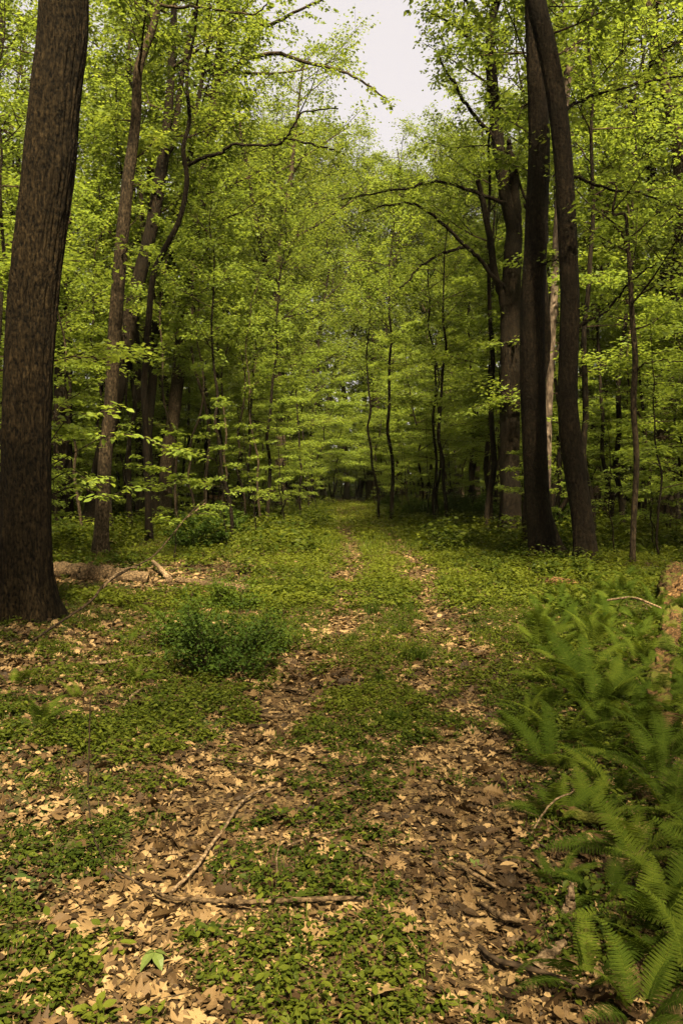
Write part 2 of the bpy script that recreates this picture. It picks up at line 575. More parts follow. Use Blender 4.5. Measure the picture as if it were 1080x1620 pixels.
def proto_tree(name, seed, H, r0, hb, nbr, spread, per, size, leafmat, bark, flat=False, ntw=7, el=(15, 55), sides=10, low=0, jit=.18, wander=.25, lean=.03, shape=None, tmpl=T_DIA, twl=.5, fork=0):
    g = np.random.default_rng(seed)
    root = empty(name, (0, 0, -60))
    tr, rad = straight_trunk(H, r0, g, wander, 16, lean)
    trs = spline(np.column_stack([tr, rad]), 36)
    fl = lambda a, z: r0 * .55 * np.exp(-np.maximum(z, 0) / (r0 * 1.6)) * (.6 + .4 * np.cos(a * 4 + seed))
    trs[0, 2] = -.25
    ch = []
    if fork:
        a0 = int(16 * fork)
        q = tr[a0:].copy()
        w = np.linspace(0, 1, len(q))[:, None]
        az = g.uniform(0, 6.283)
        q[:, :2] += np.array([math.cos(az), math.sin(az)]) * spread * .5 * np.sin(w * 1.6) + np.cumsum(g.normal(0, .12, (len(q), 2)), axis=0) * w
        q[:, 2] -= (q[:, 2] - q[0, 2]) * .12
        tr[a0:, :2] -= np.array([math.cos(az), math.sin(az)]) * spread * .28 * np.sin(w * 1.6)
        rq = rad[a0:] * .72
        qs = spline(np.column_stack([q, rq]), 24)
        ch += tube(qs[:, :3], qs[:, 3], 7, 0, .1)
        ch += crown_from_trunk(q, rq, g, max(.5, hb - tr[a0, 2]), nbr // 2, spread * .8, per, size, flat, ntw, el, tmpl, shape, jit, None, twl)
        trs = spline(np.column_stack([tr, rad]), 36)
        trs[0, 2] = -.25
        nbr = nbr * 2 // 3
    build('trunk', tube(trs[:, :3], trs[:, 3], sides, 0, .10, flare=fl, seed=seed), [bark], root, True)
    ch += crown_from_trunk(tr, rad, g, hb, nbr, spread, per, size, flat, ntw, el, tmpl, shape, jit, None, twl)
    if low:
        ch += crown_from_trunk(tr[:int(16 * hb / H) + 2], rad[:int(16 * hb / H) + 2], g, hb * .35, low, spread * .45, per * .7, size, True, 4, (-5, 25), tmpl, lambda u: .7, .14)
    build('crown', ch, ['twig', leafmat], root)
    return root

# ------------------------------------------------------------------ the setting: ground and path
def graded(edges):
    out = []
    for a, b, s in edges:
        out.append(np.arange(a, b, s))
    return np.unique(np.concatenate(out + [[edges[-1][1]]]))
gx = graded([(-260, -60, 20), (-60, -12, 2), (-12, -5, .3), (-5, 6, .12), (6, 14, .3), (14, 60, 2), (60, 260, 20)])
gy = graded([(-40, -4, 3), (-4, 1, .4), (1, 14, .12), (14, 30, .3), (30, 90, 1), (90, 420, 15)])
XX, YY = np.meshgrid(gx, gy)
ZZ = gz(XX, YY)
nx, ny = len(gx), len(gy)
idx = (np.arange(ny - 1)[:, None] * nx + np.arange(nx - 1)[None])
Fg = np.stack([idx, idx + 1, idx + nx + 1, idx + nx], -1).reshape(-1, 4)
tag(build('ground', [(np.stack([XX, YY, ZZ], -1).reshape(-1, 3), Fg, .5, 0)], ['soil'], None, True), kind='structure')

pyy = graded([(-3, 1, .4), (1, 14, .12), (14, 30, .3), (30, 75, 1)])
pu = np.linspace(-1, 1, 21)
hw = rut_half(pyy)[:, None] + .30 + .10 * (fbm(pyy * 1.3, pyy * 0 + 3)[:, None] - .5)
PXX = path_x(pyy)[:, None] + pu[None] * hw
PYY = np.repeat(pyy[:, None], 21, 1)
PZZ = gz(PXX, PYY) + .012 * (1 - pu[None] ** 6) - .004
ii = (np.arange(len(pyy) - 1)[:, None] * 21 + np.arange(20)[None])
Fp = np.stack([ii, ii + 1, ii + 22, ii + 21], -1).reshape(-1, 4)
tag(build('path', [(np.stack([PXX, PYY, PZZ], -1).reshape(-1, 3), Fp, .5, 0)], ['path'], None, True), kind='structure')

# ------------------------------------------------------------------ hand-placed trees (centre lines read off the photo at a real distance)
def px_line(pts, Y, dY=0.0):
    """(px, py) points on a trunk standing at depth Y; dY = how far the top leans away"""
    n = len(pts)
    return np.array([P(a, b, Y + dY * i / max(1, n - 1)) for i, (a, b) in enumerate(pts)])

def hand_tree(name, label, pts, Y, widths, H, bark, leafmat='canopy', hb=8, nbr=16, spread=3.5, per=26, size=.13, ridges=0.0, sides=20,
              rows=60, dY=0.0, flare=.6, seed=0, branches=(), avoid=None, low=0, extra=None, group=None, rough=.06):
    """pts top-down or bottom-up pixels (first = foot); widths = pixel widths at the same points"""
    g = np.random.default_rng(100 + seed)
    line = px_line(pts, Y, dY)
    foot = line[0].copy()
    foot[2] = float(gz(foot[0], foot[1]))
    rad = np.array(widths, float) / 2 / F * Y
    d = norm(line[-1] - line[-2])
    top = line[-1]
    if foot[2] + H > top[2] + .5:
        k = 5
        ex = np.linspace(0, 1, k + 1)[1:, None]
        dl = d * .5 + np.array([0, 0, .5])
        add = top + norm(dl) * (foot[2] + H - top[2]) * ex + np.cumsum(g.normal(0, .12, (k, 3)), axis=0)
        line = np.vstack([line, add])
        rad = np.concatenate([rad, rad[-1] * (1 - .85 * ex[:, 0])])
    line = line - foot
    line[0, 2] = -.15
    tr = spline(np.column_stack([line, rad]), rows)
    r0 = rad[0]
    ph = g.uniform(0, 6)
    fl = lambda a, z: flare * r0 * np.exp(-np.maximum(z, 0) / (r0 * 1.3)) * (.55 + .45 * np.cos(a * 4 + ph) + .25 * np.cos(a * 7 + ph * 2))
    root = empty(name, foot)
    tag(root, label, 'tree', group)
    build('trunk', tube(tr[:, :3], tr[:, 3], sides, 0, rough, ridges=ridges, flare=fl, seed=seed * 3.1), [bark], root, True)
    for bp, bw, bY, leafy in branches:
        q = np.array([P(a, b, Yb) for (a, b), Yb in zip(bp, np.linspace(Y, bY, len(bp)))]) - foot
        q = spline(q, len(bp) * 5)
        q[1:-1] += g.normal(0, .012, (len(q) - 2, 3))
        w = np.linspace(bw[0], bw[1], len(q)) / 2 / F * Y
        bo = build('branch', tube(q, w, 8, 0, .12, seed=seed + bw[0]), [bark], root, True)
        if leafy:
            c = twig_set(q, int(leafy[0]), leafy[1], leafy[2], leafy[3], True, g, leafy[4] if len(leafy) > 4 else .3, .1, T_LEAF if Y < 13 else T_DIA, 4, .09, .006)
            build('foliage', c, ['twig', leafmat], bo)
    ch = []
    if nbr:
        ch += crown_from_trunk(tr[:, :3], tr[:, 3], g, hb, nbr, spread, per, size, False, 7, (5, 45), T_DIA, None, .16, avoid)
    if low:
        zt = tr[:, 2]
        m = zt < hb * 1.1
        ch += crown_from_trunk(tr[m][:, :3], tr[m][:, 3], g, 3.2, low, 1.3, 12, size, True, 4, (-10, 30), T_DIA, lambda u: .8, .12)
    if extra:
        ch += extra(foot, g)
    if ch:
        build('crown', ch, ['twig', leafmat], root)
    return root

def keep_sky(p, az, ln):   # limbs that would reach out over the opening above the trail stay short of it
    return False

hand_tree('oak_tree', 'thick dark furrowed trunk nearest the camera, at the left edge of the picture',
          [(42, 992), (40, 900), (42, 700), (48, 540), (58, 420), (77, 270), (88, 150), (101, 0)], 8.6,
          [75, 73, 70, 69, 70, 72, 70, 68], 17, 'bark_big', hb=8.5, nbr=12, spread=3.2, ridges=.045, sides=160, rows=260, flare=.7, seed=1, per=20)
hand_tree('forest_tree', 'dark straight trunk half hidden behind the thick furrowed trunk',
          [(100, 800), (100, 700), (101, 560), (103, 400), (106, 250), (110, 60)], 28, [30, 28, 27, 24, 20, 15], 20, 'bark', hb=9, seed=2, low=5)
hand_tree('forest_tree', 'slim trunk with a sunlit foot just behind the fallen logs',
          [(158, 888), (163, 800), (167, 720), (175, 645), (185, 480), (200, 310), (215, 190), (219, 110), (240, 50), (252, 0)], 16.5,
          [24, 22, 21, 20, 21, 19, 16, 14, 12, 10], 16, 'bark_mid', hb=7.5, nbr=12, spread=2.6, seed=3, low=4,
          branches=[([(252, 8), (280, 12), (310, 10), (345, 16), (400, 22), (425, 2)], (5, 2), 16, (7, .6, 12, .12))])
hand_tree('forest_tree', 'slim straight dark stem between the sunlit slim trunk and the crooked stem',
          [(222, 826), (222, 720), (219, 640), (213, 480), (210, 320), (205, 195), (203, 90)], 30, [15, 14, 14, 12, 11, 9, 7], 19, 'bark', hb=8, nbr=13, seed=4, low=2)
hand_tree('forest_tree', 'tall brown trunk curving up right of the crooked stem, left of the trail',
          [(258, 830), (264, 740), (275, 655), (285, 565), (292, 480), (296, 440), (306, 380), (324, 280), (333, 210), (343, 130), (352, 30)], 28,
          [24, 22, 20, 20, 19, 18, 18, 18, 17, 15, 12], 21, 'bark_mid', hb=10, nbr=20, spread=4.4, per=30, seed=5, low=2,
          branches=[([(343, 130), (380, 100), (430, 84), (483, 98), (540, 112), (575, 130), (612, 157)], (8, 2), 26, (16, 1.3, 22, .15, .1)),
                    ([(350, 50), (390, 40), (430, 38), (465, 20), (512, -2)], (8, 3), 26.5, (16, 1.4, 26, .15, .1))])
hand_tree('forest_tree', 'strongly leaning trunk that forks high up behind the sunlit slim trunk',
          [(140, 832), (160, 740), (188, 605), (200, 535), (215, 460), (240, 360), (260, 240), (268, 160), (274, 60), (276, 0)], 24,
          [30, 27, 25, 24, 22, 20, 18, 13, 11, 9], 19, 'bark', hb=9, nbr=14, seed=6, low=2,
          branches=[([(258, 255), (276, 215), (288, 120), (300, 60), (308, 20)], (12, 6), 24.5, (6, .8, 14, .13, .5))])
hand_tree('forest_tree', 'thin crooked stem with one long arching branch reaching over the trail',
          [(236, 824), (232, 700), (228, 615), (233, 555), (236, 500), (243, 435), (262, 392), (285, 345), (296, 285), (290, 235), (300, 190), (296, 120), (310, 40)], 20,
          [11, 10, 10, 10, 10, 9, 9, 8, 8, 7, 6, 5, 4], 15, 'bark', hb=9, nbr=8, spread=2.0, seed=7, low=2,
          branches=[([(298, 262), (322, 250), (350, 242), (370, 229), (430, 230), (452, 218), (466, 196), (482, 176), (535, 172)], (6, 2), 19, (6, .6, 12, .12, .5)),
                    ([(452, 218), (490, 228), (525, 236), (545, 245)], (4, 1.5), 19, (5, .5, 12, .12, .3))])
hand_tree('forest_tree', 'scarred broad trunk breaking into snags, leftmost of the three big trunks by the ferns',
          [(808, 850), (806, 780), (806, 700), (806, 600), (808, 480), (810, 400), (812, 360), (800, 310), (788, 230), (778, 130), (775, 50), (786, 0)], 22,
          [34, 30, 29, 29, 30, 27, 23, 20, 18, 16, 14, 11], 19, 'bark', hb=10.5, nbr=14, spread=3.4, seed=8, rough=.2, ridges=.02, sides=48, rows=120,
          branches=[([(812, 365), (816, 340), (813, 285), (806, 240), (803, 222)], (20, 7), 21.8, None),
                    ([(800, 500), (791, 460), (781, 425), (770, 350), (762, 315), (755, 285)], (13, 8), 21.5, None),
                    ([(806, 460), (782, 440), (757, 410), (735, 388), (695, 350), (670, 330), (645, 322), (607, 326), (578, 335)], (8, 2), 20, (12, .9, 16, .12, .3)),
                    ([(735, 390), (715, 396), (690, 405), (660, 425), (645, 445), (632, 455)], (5, 2), 20.5, (6, .7, 14, .12)),
                    ([(798, 325), (788, 318), (740, 300), (710, 290), (680, 288), (650, 297), (600, 304), (540, 316)], (7, 2), 20, (12, .8, 14, .12, .35)),
                    ([(785, 225), (770, 205), (755, 188), (730, 155), (718, 130), (704, 112), (696, 90)], (8, 3), 21, (16, 1.1, 24, .12, .1)),
                    ([(778, 120), (755, 80), (730, 50), (700, 30), (670, 15)], (6, 2), 21.5, (14, 1.0, 22, .12, .1)),
                    ([(776, 60), (750, 20), (720, -20), (690, -50)], (6, 2), 21, (14, 1.1, 22, .12, .1)),
                    ([(828, 325), (838, 330), (825, 300), (814, 260)], (6, 3), 21.8, None)])
hand_tree('forest_tree', 'tall straight trunk in the middle of the three big trunks by the ferns',
          [(866, 890), (857, 845), (850, 800), (845, 700), (842, 600), (842, 480), (846, 400), (850, 300), (852, 220), (848, 120), (843, 0)], 15.6,
          [43, 39, 37, 37, 37, 36, 34, 33, 31, 28, 24], 18, 'bark', hb=9.5, nbr=12, spread=3.2, seed=9, ridges=.020, sides=96, rows=160, rough=.05, flare=.75,
          branches=[([(846, 425), (860, 418), (872, 413), (884, 412)], (3, 1.5), 15.0, (5, .35, 7, .11, .2)),
                    ([(850, 180), (855, 205), (853, 240), (862, 270)], (3, 1.5), 15.1, (7, .28, 5, .11, .1))])
hand_tree('forest_tree', 'dark bowed trunk, rightmost of the three big trunks by the ferns',
          [(929, 905), (921, 830), (911, 760), (902, 695), (897, 630), (899, 555), (901, 480), (899, 420), (896, 350), (889, 240), (877, 140), (862, 65), (848, 0)], 14.4,
          [36, 33, 32, 32, 30, 29, 29, 28, 28, 28, 28, 29, 28], 17, 'bark', hb=9, nbr=12, spread=3.0, seed=10, ridges=.014, sides=72, rows=150, flare=.6,
          branches=[([(903, 520), (925, 512), (955, 495), (978, 470), (995, 447), (1020, 428), (1045, 414), (1085, 398)], (5, 2), 13.6, (5, .5, 6, .11, .4)),
                    ([(905, 517), (940, 503), (970, 475), (1000, 462), (1030, 440)], (4, 1.5), 14.8, (4, .5, 8, .11, .4)),
                    ([(897, 282), (918, 282), (940, 292), (955, 297), (980, 302), (1010, 306), (1050, 320), (1085, 335)], (6, 2), 14.8, (10, .8, 16, .12, .2)),
                    ([(888, 178), (910, 163), (945, 148), (985, 140), (1025, 128), (1085, 120)], (6, 3), 15.2, (12, .9, 20, .12, .1))])
hand_tree('forest_tree', 'pale thin trunk seen between the middle and the bowed trunk',
          [(864, 800), (865, 740), (867, 655), (871, 555), (875, 480), (878, 400), (884, 300), (895, 140), (906, 80), (930, 50), (935, 0)], 21, [12, 12, 12, 12, 12, 11, 11, 13, 13, 11, 10], 17, 'bark_pale', hb=12, nbr=8, spread=2.4, seed=11,
          branches=[([(869, 590), (878, 560), (886, 545), (892, 535)], (6, 4), 20.8, None),
                    ([(900, 100), (893, 60), (891, 20), (889, 0)], (6, 4), 21, (3, .5, 8, .12, .4))])
hand_tree('young_tree', 'slender light brown young tree standing alone to the right of the bowed trunk',
          [(999, 912), (1001, 830), (1006, 730), (1001, 640), (1004, 570), (999, 500), (996, 440), (992, 380), (988, 340)], 13.8, [10, 9, 9, 9, 9, 8, 7, 6, 5], 6.5, 'bark_mid', leafmat='under', hb=3.8, nbr=9, spread=1.6, per=12, size=.11, seed=12,
          branches=[([(994, 400), (985, 375), (975, 362), (968, 358)], (4, 2), 13.8, (4, .5, 10, .11)),
                    ([(1005, 590), (1020, 575), (1045, 570), (1085, 572)], (3, 1.5), 13.2, (6, .5, 9, .11, .3))])

# ------------------------------------------------------------------ woodland behind: prototypes, then copies in loops
TALL = [proto_tree('forest_tree', 21 + i, H, r0, hb, nb, sp, 25, .17, 'canopy', bk, low=4, ntw=9, el=(5, 45), jit=.2, wander=.5, fork=(.42, .5, .35, 0, .45, .38)[i])
        for i, (H, r0, hb, nb, sp, bk) in enumerate([(23, .24, 7.5, 32, 4.8, 'bark'), (26, .28, 8.5, 34, 5.0, 'bark_mid'), (21, .19, 6, 30, 4.4, 'bark'),
                                                     (24, .22, 7, 32, 4.8, 'bark'), (22, .30, 8, 32, 5.4, 'bark_mid'), (19, .16, 5.5, 28, 4.2, 'bark')])]
UND = [proto_tree('understory_tree', 41 + i, H, r0, hb, nb, sp, 29, .13, 'under', 'bark', True, 11, (-6, 26), 7, jit=.13, wander=.5, lean=.09, shape=lambda u: .55 + .45 * math.sin(math.pi * min(1, u * 1.15)) - .25 * u, twl=.5)
       for i, (H, r0, hb, nb, sp) in enumerate([(6.5, .045, 1.4, 13, 3.0), (8.0, .06, 2.0, 15, 3.5), (5.0, .035, 1.2, 11, 2.6), (9.5, .07, 2.6, 17, 3.8), (7.2, .05, 1.7, 14, 3.3)])]
SAP = [proto_tree('sapling', 61 + i, H, r0, hb, nb, sp, 14, .10, 'under', 'bark', True, 6, (-5, 25), 6, jit=.07, wander=.12, lean=.08, shape=lambda u: 1 - .6 * u, twl=.5)
       for i, (H, r0, hb, nb, sp) in enumerate([(3.0, .017, .7, 11, 1.0), (2.2, .013, .5, 9, .9), (4.2, .022, 1.0, 13, 1.2)])]

def put(protos, used, loc, rz, sc, tilt=(0, 0), only=None):
    i = int(rng.choice(only)) if only else int(rng.integers(len(protos)))
    if i not in used:
        used.add(i)
        o = protos[i]
        o.location = tuple(float(v) for v in loc)
        o.rotation_euler = (tilt[0], tilt[1], rz)
        o.scale = (sc, sc, sc)
        return o
    return copy_tree(protos[i], loc, rz, sc, tilt)

YNG = [proto_tree('young_tree', 81 + i, H, r0, hb, nb, sp, 22, .13, 'under', bk, False, 6, (10, 50), 8, jit=.14, wander=.45, lean=.05, twl=.5)
       for i, (H, r0, hb, nb, sp, bk) in enumerate([(12, .065, 5.5, 13, 2.0, 'bark'), (10, .05, 4.5, 12, 1.8, 'bark_mid'), (14, .085, 6.5, 15, 2.3, 'bark')])]
used_t, used_u, used_s, used_y = set(), set(), set(), set()
placed = []
def free(x, y, d):
    return all((x - a) ** 2 + (y - b) ** 2 > d * d for a, b in placed)
def at_px(px, Y):
    x = (px - 540) / F * Y
    return np.array([x, Y, float(gz(x, Y))])

SPOTS = [(447, 46, 1.15, 'brown pair-like trunk left of the trail end, thickest of the distant trunks'),
         (490, 60, 1.15, 'reddish straight trunk right beside the far end of the trail'),
         (513, 66, .9, 'dark slim trunk at the far end of the trail'),
         (402, 52, .9, 'short brown trunk among the thin stems left of the trail'),
         (380, 50, .75, 'thin dark stem left of the brown trunks'),
         (586, 72, .9, 'thin dark double stem showing high above the trail'),
         (936, 36, 1.0, 'dark trunk close to the right of the bowed trunk'),
         (962, 33, .7, 'straight thin dark trunk behind the slender young tree'),
         (988, 40, .85, 'mid brown trunk just behind the slender young tree'),
         (1046, 38, 1.1, 'brown trunk near the right edge beside a darker one'),
         (1072, 30, 1.2, 'broad dark trunk at the right edge of the picture'),
         (700, 62, 1.0, 'dark trunk behind the low saplings right of the trail'),
         (752, 40, .7, 'trunk half veiled by leaves left of the scarred trunk')]
for px, Y, sc, lab in SPOTS:
    p = at_px(px, Y)
    o = put(TALL, used_t, p, rng.uniform(0, 6.28), sc)
    tag(o, lab, 'tree', 'trees of the wood behind')
    placed.append((p[0], p[1]))
def tall(x, Y, sc, only=None):
    dx = x - path_x(Y)
    placed.append((x, Y))
    o = put(TALL, used_t, (x, Y, gz(x, Y)), rng.uniform(0, 6.28), sc, (rng.normal(0, .02), rng.normal(0, .02)), only)
    tag(o, 'tall leafy tree of the dense wood left of the trail' if dx < 0 else 'tall leafy tree of the dense wood right of the trail', 'tree',
        'tall trees left of the trail' if dx < 0 else 'tall trees right of the trail')
n = 0
while n < 26:                        # trees that close the far end, below the opening in the canopy
    Y = rng.uniform(62, 82)
    x = rng.uniform(-.17, .24) * Y
    if abs(x - path_x(Y)) < (1.6 if Y < 68 else 0) or not free(x, Y, 2.2):
        continue
    tall(x, Y, min(1.25, (.47 * Y + 1.5) / 24 * rng.uniform(.85, 1.0)), [0, 1, 3])
    n += 1
n = 0
while n < 48:
    Y = rng.uniform(25, 84)
    x = rng.uniform(-.60, .60) * Y
    if (-.07 * Y - 1.9 < x < .105 * Y + 1.9) or (32 < Y < 52 and 0 < x < 10) or (40 < Y < 62 and -.07 * Y - 5 < x < .105 * Y + 6) or not free(x, Y, 2.8):
        continue
    tall(x, Y, rng.uniform(.85, 1.12))
    n += 1
for x, Y in [(-4.2, -1.5), (-5.5, -5), (-8, .5), (9.5, 1.0), (6.5, -13), (-5, -11), (-10, -7), (13, -9), (-8, -16), (7, -16), (-12, 4), (12, 5)]:  # out-of-view trees, added to darken the trunk fronts and the foreground
    o = put(TALL, used_t, (x, Y, gz(x, Y)), rng.uniform(0, 6.28), rng.uniform(.9, 1.1))
    tag(o, 'unseen tall leafy tree added round the viewpoint to shade the near trail', 'tree', 'unseen shade trees round the viewpoint')
pu_ = []
n = 0
while n < 262:
    Y = 13 + 68 * rng.random() ** .85
    x = rng.uniform(-.54, .54) * Y
    dx = x - path_x(Y)
    lim = np.interp(Y, [12, 20, 30, 45, 62], [5.2, 4.2, 3.0, 1.9, .6])
    if abs(dx) < lim or (abs(x) < .30 * Y and Y < 20) or (-.37 * Y < x < -.14 * Y and Y < 31 and rng.random() < .93) or (-.115 * Y < x < -.02 * Y and Y < 44 and rng.random() < .7) or (.30 * Y < x < .42 * Y and Y < 28 and rng.random() < .6) or any((x - a) ** 2 + (Y - b) ** 2 < 1.7 ** 2 for a, b in pu_):
        continue
    pu_.append((x, Y))
    o = put(UND, used_u, (x, Y, gz(x, Y)), rng.uniform(0, 6.28), rng.uniform(.75, 1.15), (rng.normal(0, .03), rng.normal(0, .03)))
    tag(o, 'small tree with layered sprays of leaves left of the trail' if dx < 0 else 'small tree with layered sprays of leaves right of the trail', 'tree',
        'understory trees left of the trail' if dx < 0 else 'understory trees right of the trail')
    n += 1
n = 0
while n < 110:
    Y = 15 + 40 * rng.random()
    x = rng.uniform(-.45, .45) * Y
    dx = x - path_x(Y)
    lim = np.interp(Y, [12, 20, 30, 45, 62], [4.6, 2.9, 1.9, 1.4, .6])
    if abs(dx) < lim:
        continue
    o = put(SAP, used_s, (x, Y, gz(x, Y)), rng.uniform(0, 6.28), rng.uniform(.6, 1.2), (rng.normal(0, .08), rng.normal(0, .08)))
    tag(o, 'thin leafy sapling on the forest floor left of the trail' if dx < 0 else 'thin leafy sapling on the forest floor right of the trail', 'sapling',
        'saplings left of the trail' if dx < 0 else 'saplings right of the trail')
    n += 1

for px, Y, sc, lab in [(352, 26, .9, 'thin stem just right of the tall brown curving trunk'), (384, 30, 1.0, 'thin dark stem standing before the brown distant trunks'), (414, 27, .85, 'thin stem among the leaf layers left of the trail'),
                       (478, 38, .9, 'thin stem close to the left side of the trail end'), (598, 36, 1.0, 'thin dark stem close to the right side of the trail end'), (619, 33, 1.0, 'reddish thin stem right of the trail end'),
                       (690, 30, 1.0, 'thin stem among low shrubs right of the trail'), (706, 27, .8, 'leaning thin stem among low shrubs right of the trail'), (768, 26, .9, 'thin stem standing left of the scarred trunk'),
                       (938, 21, 1.1, 'dark thin trunk just right of the bowed trunk'), (963, 24, 1.0, 'dark thin trunk between the bowed trunk and the slender young tree'), (1032, 22, .9, 'thin stem right of the slender young tree'),
                       (206, 25, 1.0, 'thin stem crossing behind the sunlit slim trunk'), (300, 23, .8, 'thin stem beside the foot of the tall brown curving trunk'), (130, 22, .9, 'thin stem between the thick furrowed trunk and the sunlit slim trunk')]:
    o = put(YNG, used_y, at_px(px, Y), rng.uniform(0, 6.28), sc, (rng.normal(0, .03), rng.normal(0, .03)))
    tag(o, lab, 'tree', 'young trees with thin stems')
n = 0
while n < 84:
    Y = rng.uniform(18, 58)
    x = rng.uniform(-.48, .48) * Y
    dx = x - path_x(Y)
    if abs(dx) < (3.2 if Y < 40 else 1.6):
        continue
    o = put(YNG, used_y, (x, Y, gz(x, Y)), rng.uniform(0, 6.28), rng.uniform(.75, 1.2), (rng.normal(0, .04), rng.normal(0, .04)))
    tag(o, 'young tree with a thin bare stem left of the trail' if dx < 0 else 'young tree with a thin bare stem right of the trail', 'tree',
        'young trees left of the trail' if dx < 0 else 'young trees right of the trail')
    n += 1
n = 0
while n < 46:
    Y = rng.uniform(60, 82)
    x = rng.uniform(-.30, .32) * Y
    o = put(UND, used_u, (x, Y, gz(x, Y)), rng.uniform(0, 6.28), rng.uniform(.55, 1.0))
    tag(o, 'small leafy tree closing the far end of the trail', 'tree', 'small trees at the far end of the trail')
    n += 1

# the sapling whose big leaves hang out from behind the thick trunk
g = np.random.default_rng(77)
foot = at_px(66, 10.6)
rt = empty('sapling', foot)
tag(rt, 'sapling with large pale leaves spreading out from behind the thick furrowed trunk', 'sapling')
st = spline(np.array([[0, 0, -.1], [.05, .05, 1.0], [.1, 0, 2.2], [.05, .1, 3.2]]), 14)
build('trunk', tube(st, np.linspace(.022, .006, 14), 8), ['bark'], rt, True)
for bp, Yb in [([(66, 745), (120, 715), (170, 690), (225, 690), (262, 708), (300, 712)], 9.6), ([(66, 720), (110, 660), (150, 655), (185, 640)], 10.0), ([(66, 770), (110, 745), (140, 760), (165, 755)], 10.2),
               ([(66, 690), (100, 640), (130, 620), (150, 600)], 10.8), ([(66, 790), (120, 770), (165, 785), (215, 770)], 9.8)]:
    q = spline(np.array([P(a, b, Y) for (a, b), Y in zip(bp, np.linspace(10.6, Yb, len(bp)))]) - foot, 16)
    bo = build('branch', tube(q, np.linspace(.009, .003, 16), 6), ['twig'], rt, True)
    build('foliage', twig_set(q, 12, .34, 6, .105, True, g, .2, .15, T_BEECH, 4, .03, .003, .72), ['twig', 'under'], bo)

# far wood that reads as one mass
g = np.random.default_rng(90)
k = 200000
fa = g.uniform(-.85, .85, k)
fy = g.uniform(84, 125, k)
fx = fa * fy
fzz = g.random(k) ** 1.3 * (20 + 9 * fbm(fx * .12, fy * .12)) * np.where(g.random(k) < .5, .55, 1)
cl = fbm(fx * .35, fy * .35, fzz * .45, 3)
m = cl > .37
fx, fy, fzz = fx[m], fy[m], fzz[m]
k = len(fx)
fw = [leaves(np.stack([fx, fy, fzz + gz(fx, fy)], -1), rand_dirs(k, g) * [1, 1, .4], np.array([0, -.5, 1]) + g.normal(0, .5, (k, 3)), g.uniform(.35, .8, k), T_LEAF, np.clip(g.normal(.5, .2, k), 0, 1), 1, .2, .2, g)]
for _ in range(130):
    y = g.uniform(76, 115)
    x = g.uniform(-.8, .8) * y
    tr, rd = straight_trunk(g.uniform(15, 22), g.uniform(.12, .3), g)
    fw += tube(tr + [x, y, float(gz(x, y)) - .2], rd, 6, 0)
tag(build('distant_wood', fw, ['bark', 'canopy']), 'dense far wood of bright leaves closing the end of the trail', 'wood', None, 'stuff')

# ------------------------------------------------------------------ forest floor
def scatter(n, y0, y1, pw, xw=.47, pad=.6):
    y = y0 + (y1 - y0) * rng.random(n) ** pw
    x = rng.uniform(-1, 1, n) * (xw * y + pad)
    return x, y

def cover_mask(x, y):
    """share of green on the floor, 0..1"""
    d = x - path_x(y)
    rut = np.exp(-((np.abs(d) - rut_half(y)) / np.interp(y, [2, 6, 14, 30], [.30, .26, .32, .34])) ** 2)
    nz = fbm(x * 1.9 + 40, y * 1.9 + 11, 0, 4)
    fine = fbm(x * 5 + 3, y * 5 + 8, 0, 3)
    base = np.interp(y, [2, 4.5, 7, 11, 20], [.52, .58, .76, .92, 1.0])
    left = sstep(-1.2, -2.6, d) * np.interp(y, [2, 5, 8, 18, 26], [.08, .22, .50, .42, .1])
    c = base - left - .85 * rut * (.45 + .9 * fbm(x * .9 + 9, y * .7 + 2, 6, 3)) * np.interp(y, [0, 4, 14, 24, 36], [.55, 1, 1.15, 1.1, .2])
    c = c - .55 * sstep(11.2, 12.2, y) * (1 - sstep(14.6, 15.4, y)) * (x < -1.45) * (x > -.42 * y)
    return np.clip((c + (nz - .5) * 1.25 + (fine - .5) * 2.3 - .26) * 1.9, 0, 1)

# dead leaves
ch = []
for tm, num, s0, s1, y0, y1, pw in [(T_FRAG, 42000, .010, .036, 1.7, 7, 1.2), (T_BEECH, 9000, .02, .065, 1.7, 8, 1.2), (T_OAK, 7000, .035, .11, 1.7, 8, 1.3), (T_MAPLE, 4000, .03, .08, 1.7, 8, 1.3),
                                    (T_FRAG, 36000, .03, .08, 6, 17, 1.1), (T_BEECH, 16000, .05, .10, 6, 22, 1.1), (T_OAK, 4500, .07, .12, 6.5, 16, 1.1), (T_FRAG, 14000, .07, .15, 15, 36, 1.0)]:
    x, y = scatter(num, y0, y1, pw)
    keep = rng.random(num) > cover_mask(x, y) * np.interp(y, [2, 6, 15], [.35, .55, .85])
    x, y = x[keep], y[keep]
    k = len(x)
    z = gz(x, y) + .004 + rng.random(k) * .022
    az = rng.uniform(0, 6.283, k)
    d = np.stack([np.cos(az), np.sin(az), rng.normal(0, .22, k)], -1)
    nn = np.array([0, 0, 1.0]) + rng.normal(0, .42, (k, 3))
    # patches of darker leaves and paler ones
    t = np.clip(rng.normal(.44, .38, k) + (fbm(x * 1.6, y * 1.6, 5, 3) - .5) * 1.1, 0, 1)
    ch.append(leaves(np.stack([x, y, z], -1), d, nn, rng.uniform(s0, s1, k), tm, t, 0, .35, .25))
tag(build('leaf_litter', ch, ['litter']), 'tan and brown fallen leaves carpeting the trail and the floor', 'leaf litter', None, 'stuff')

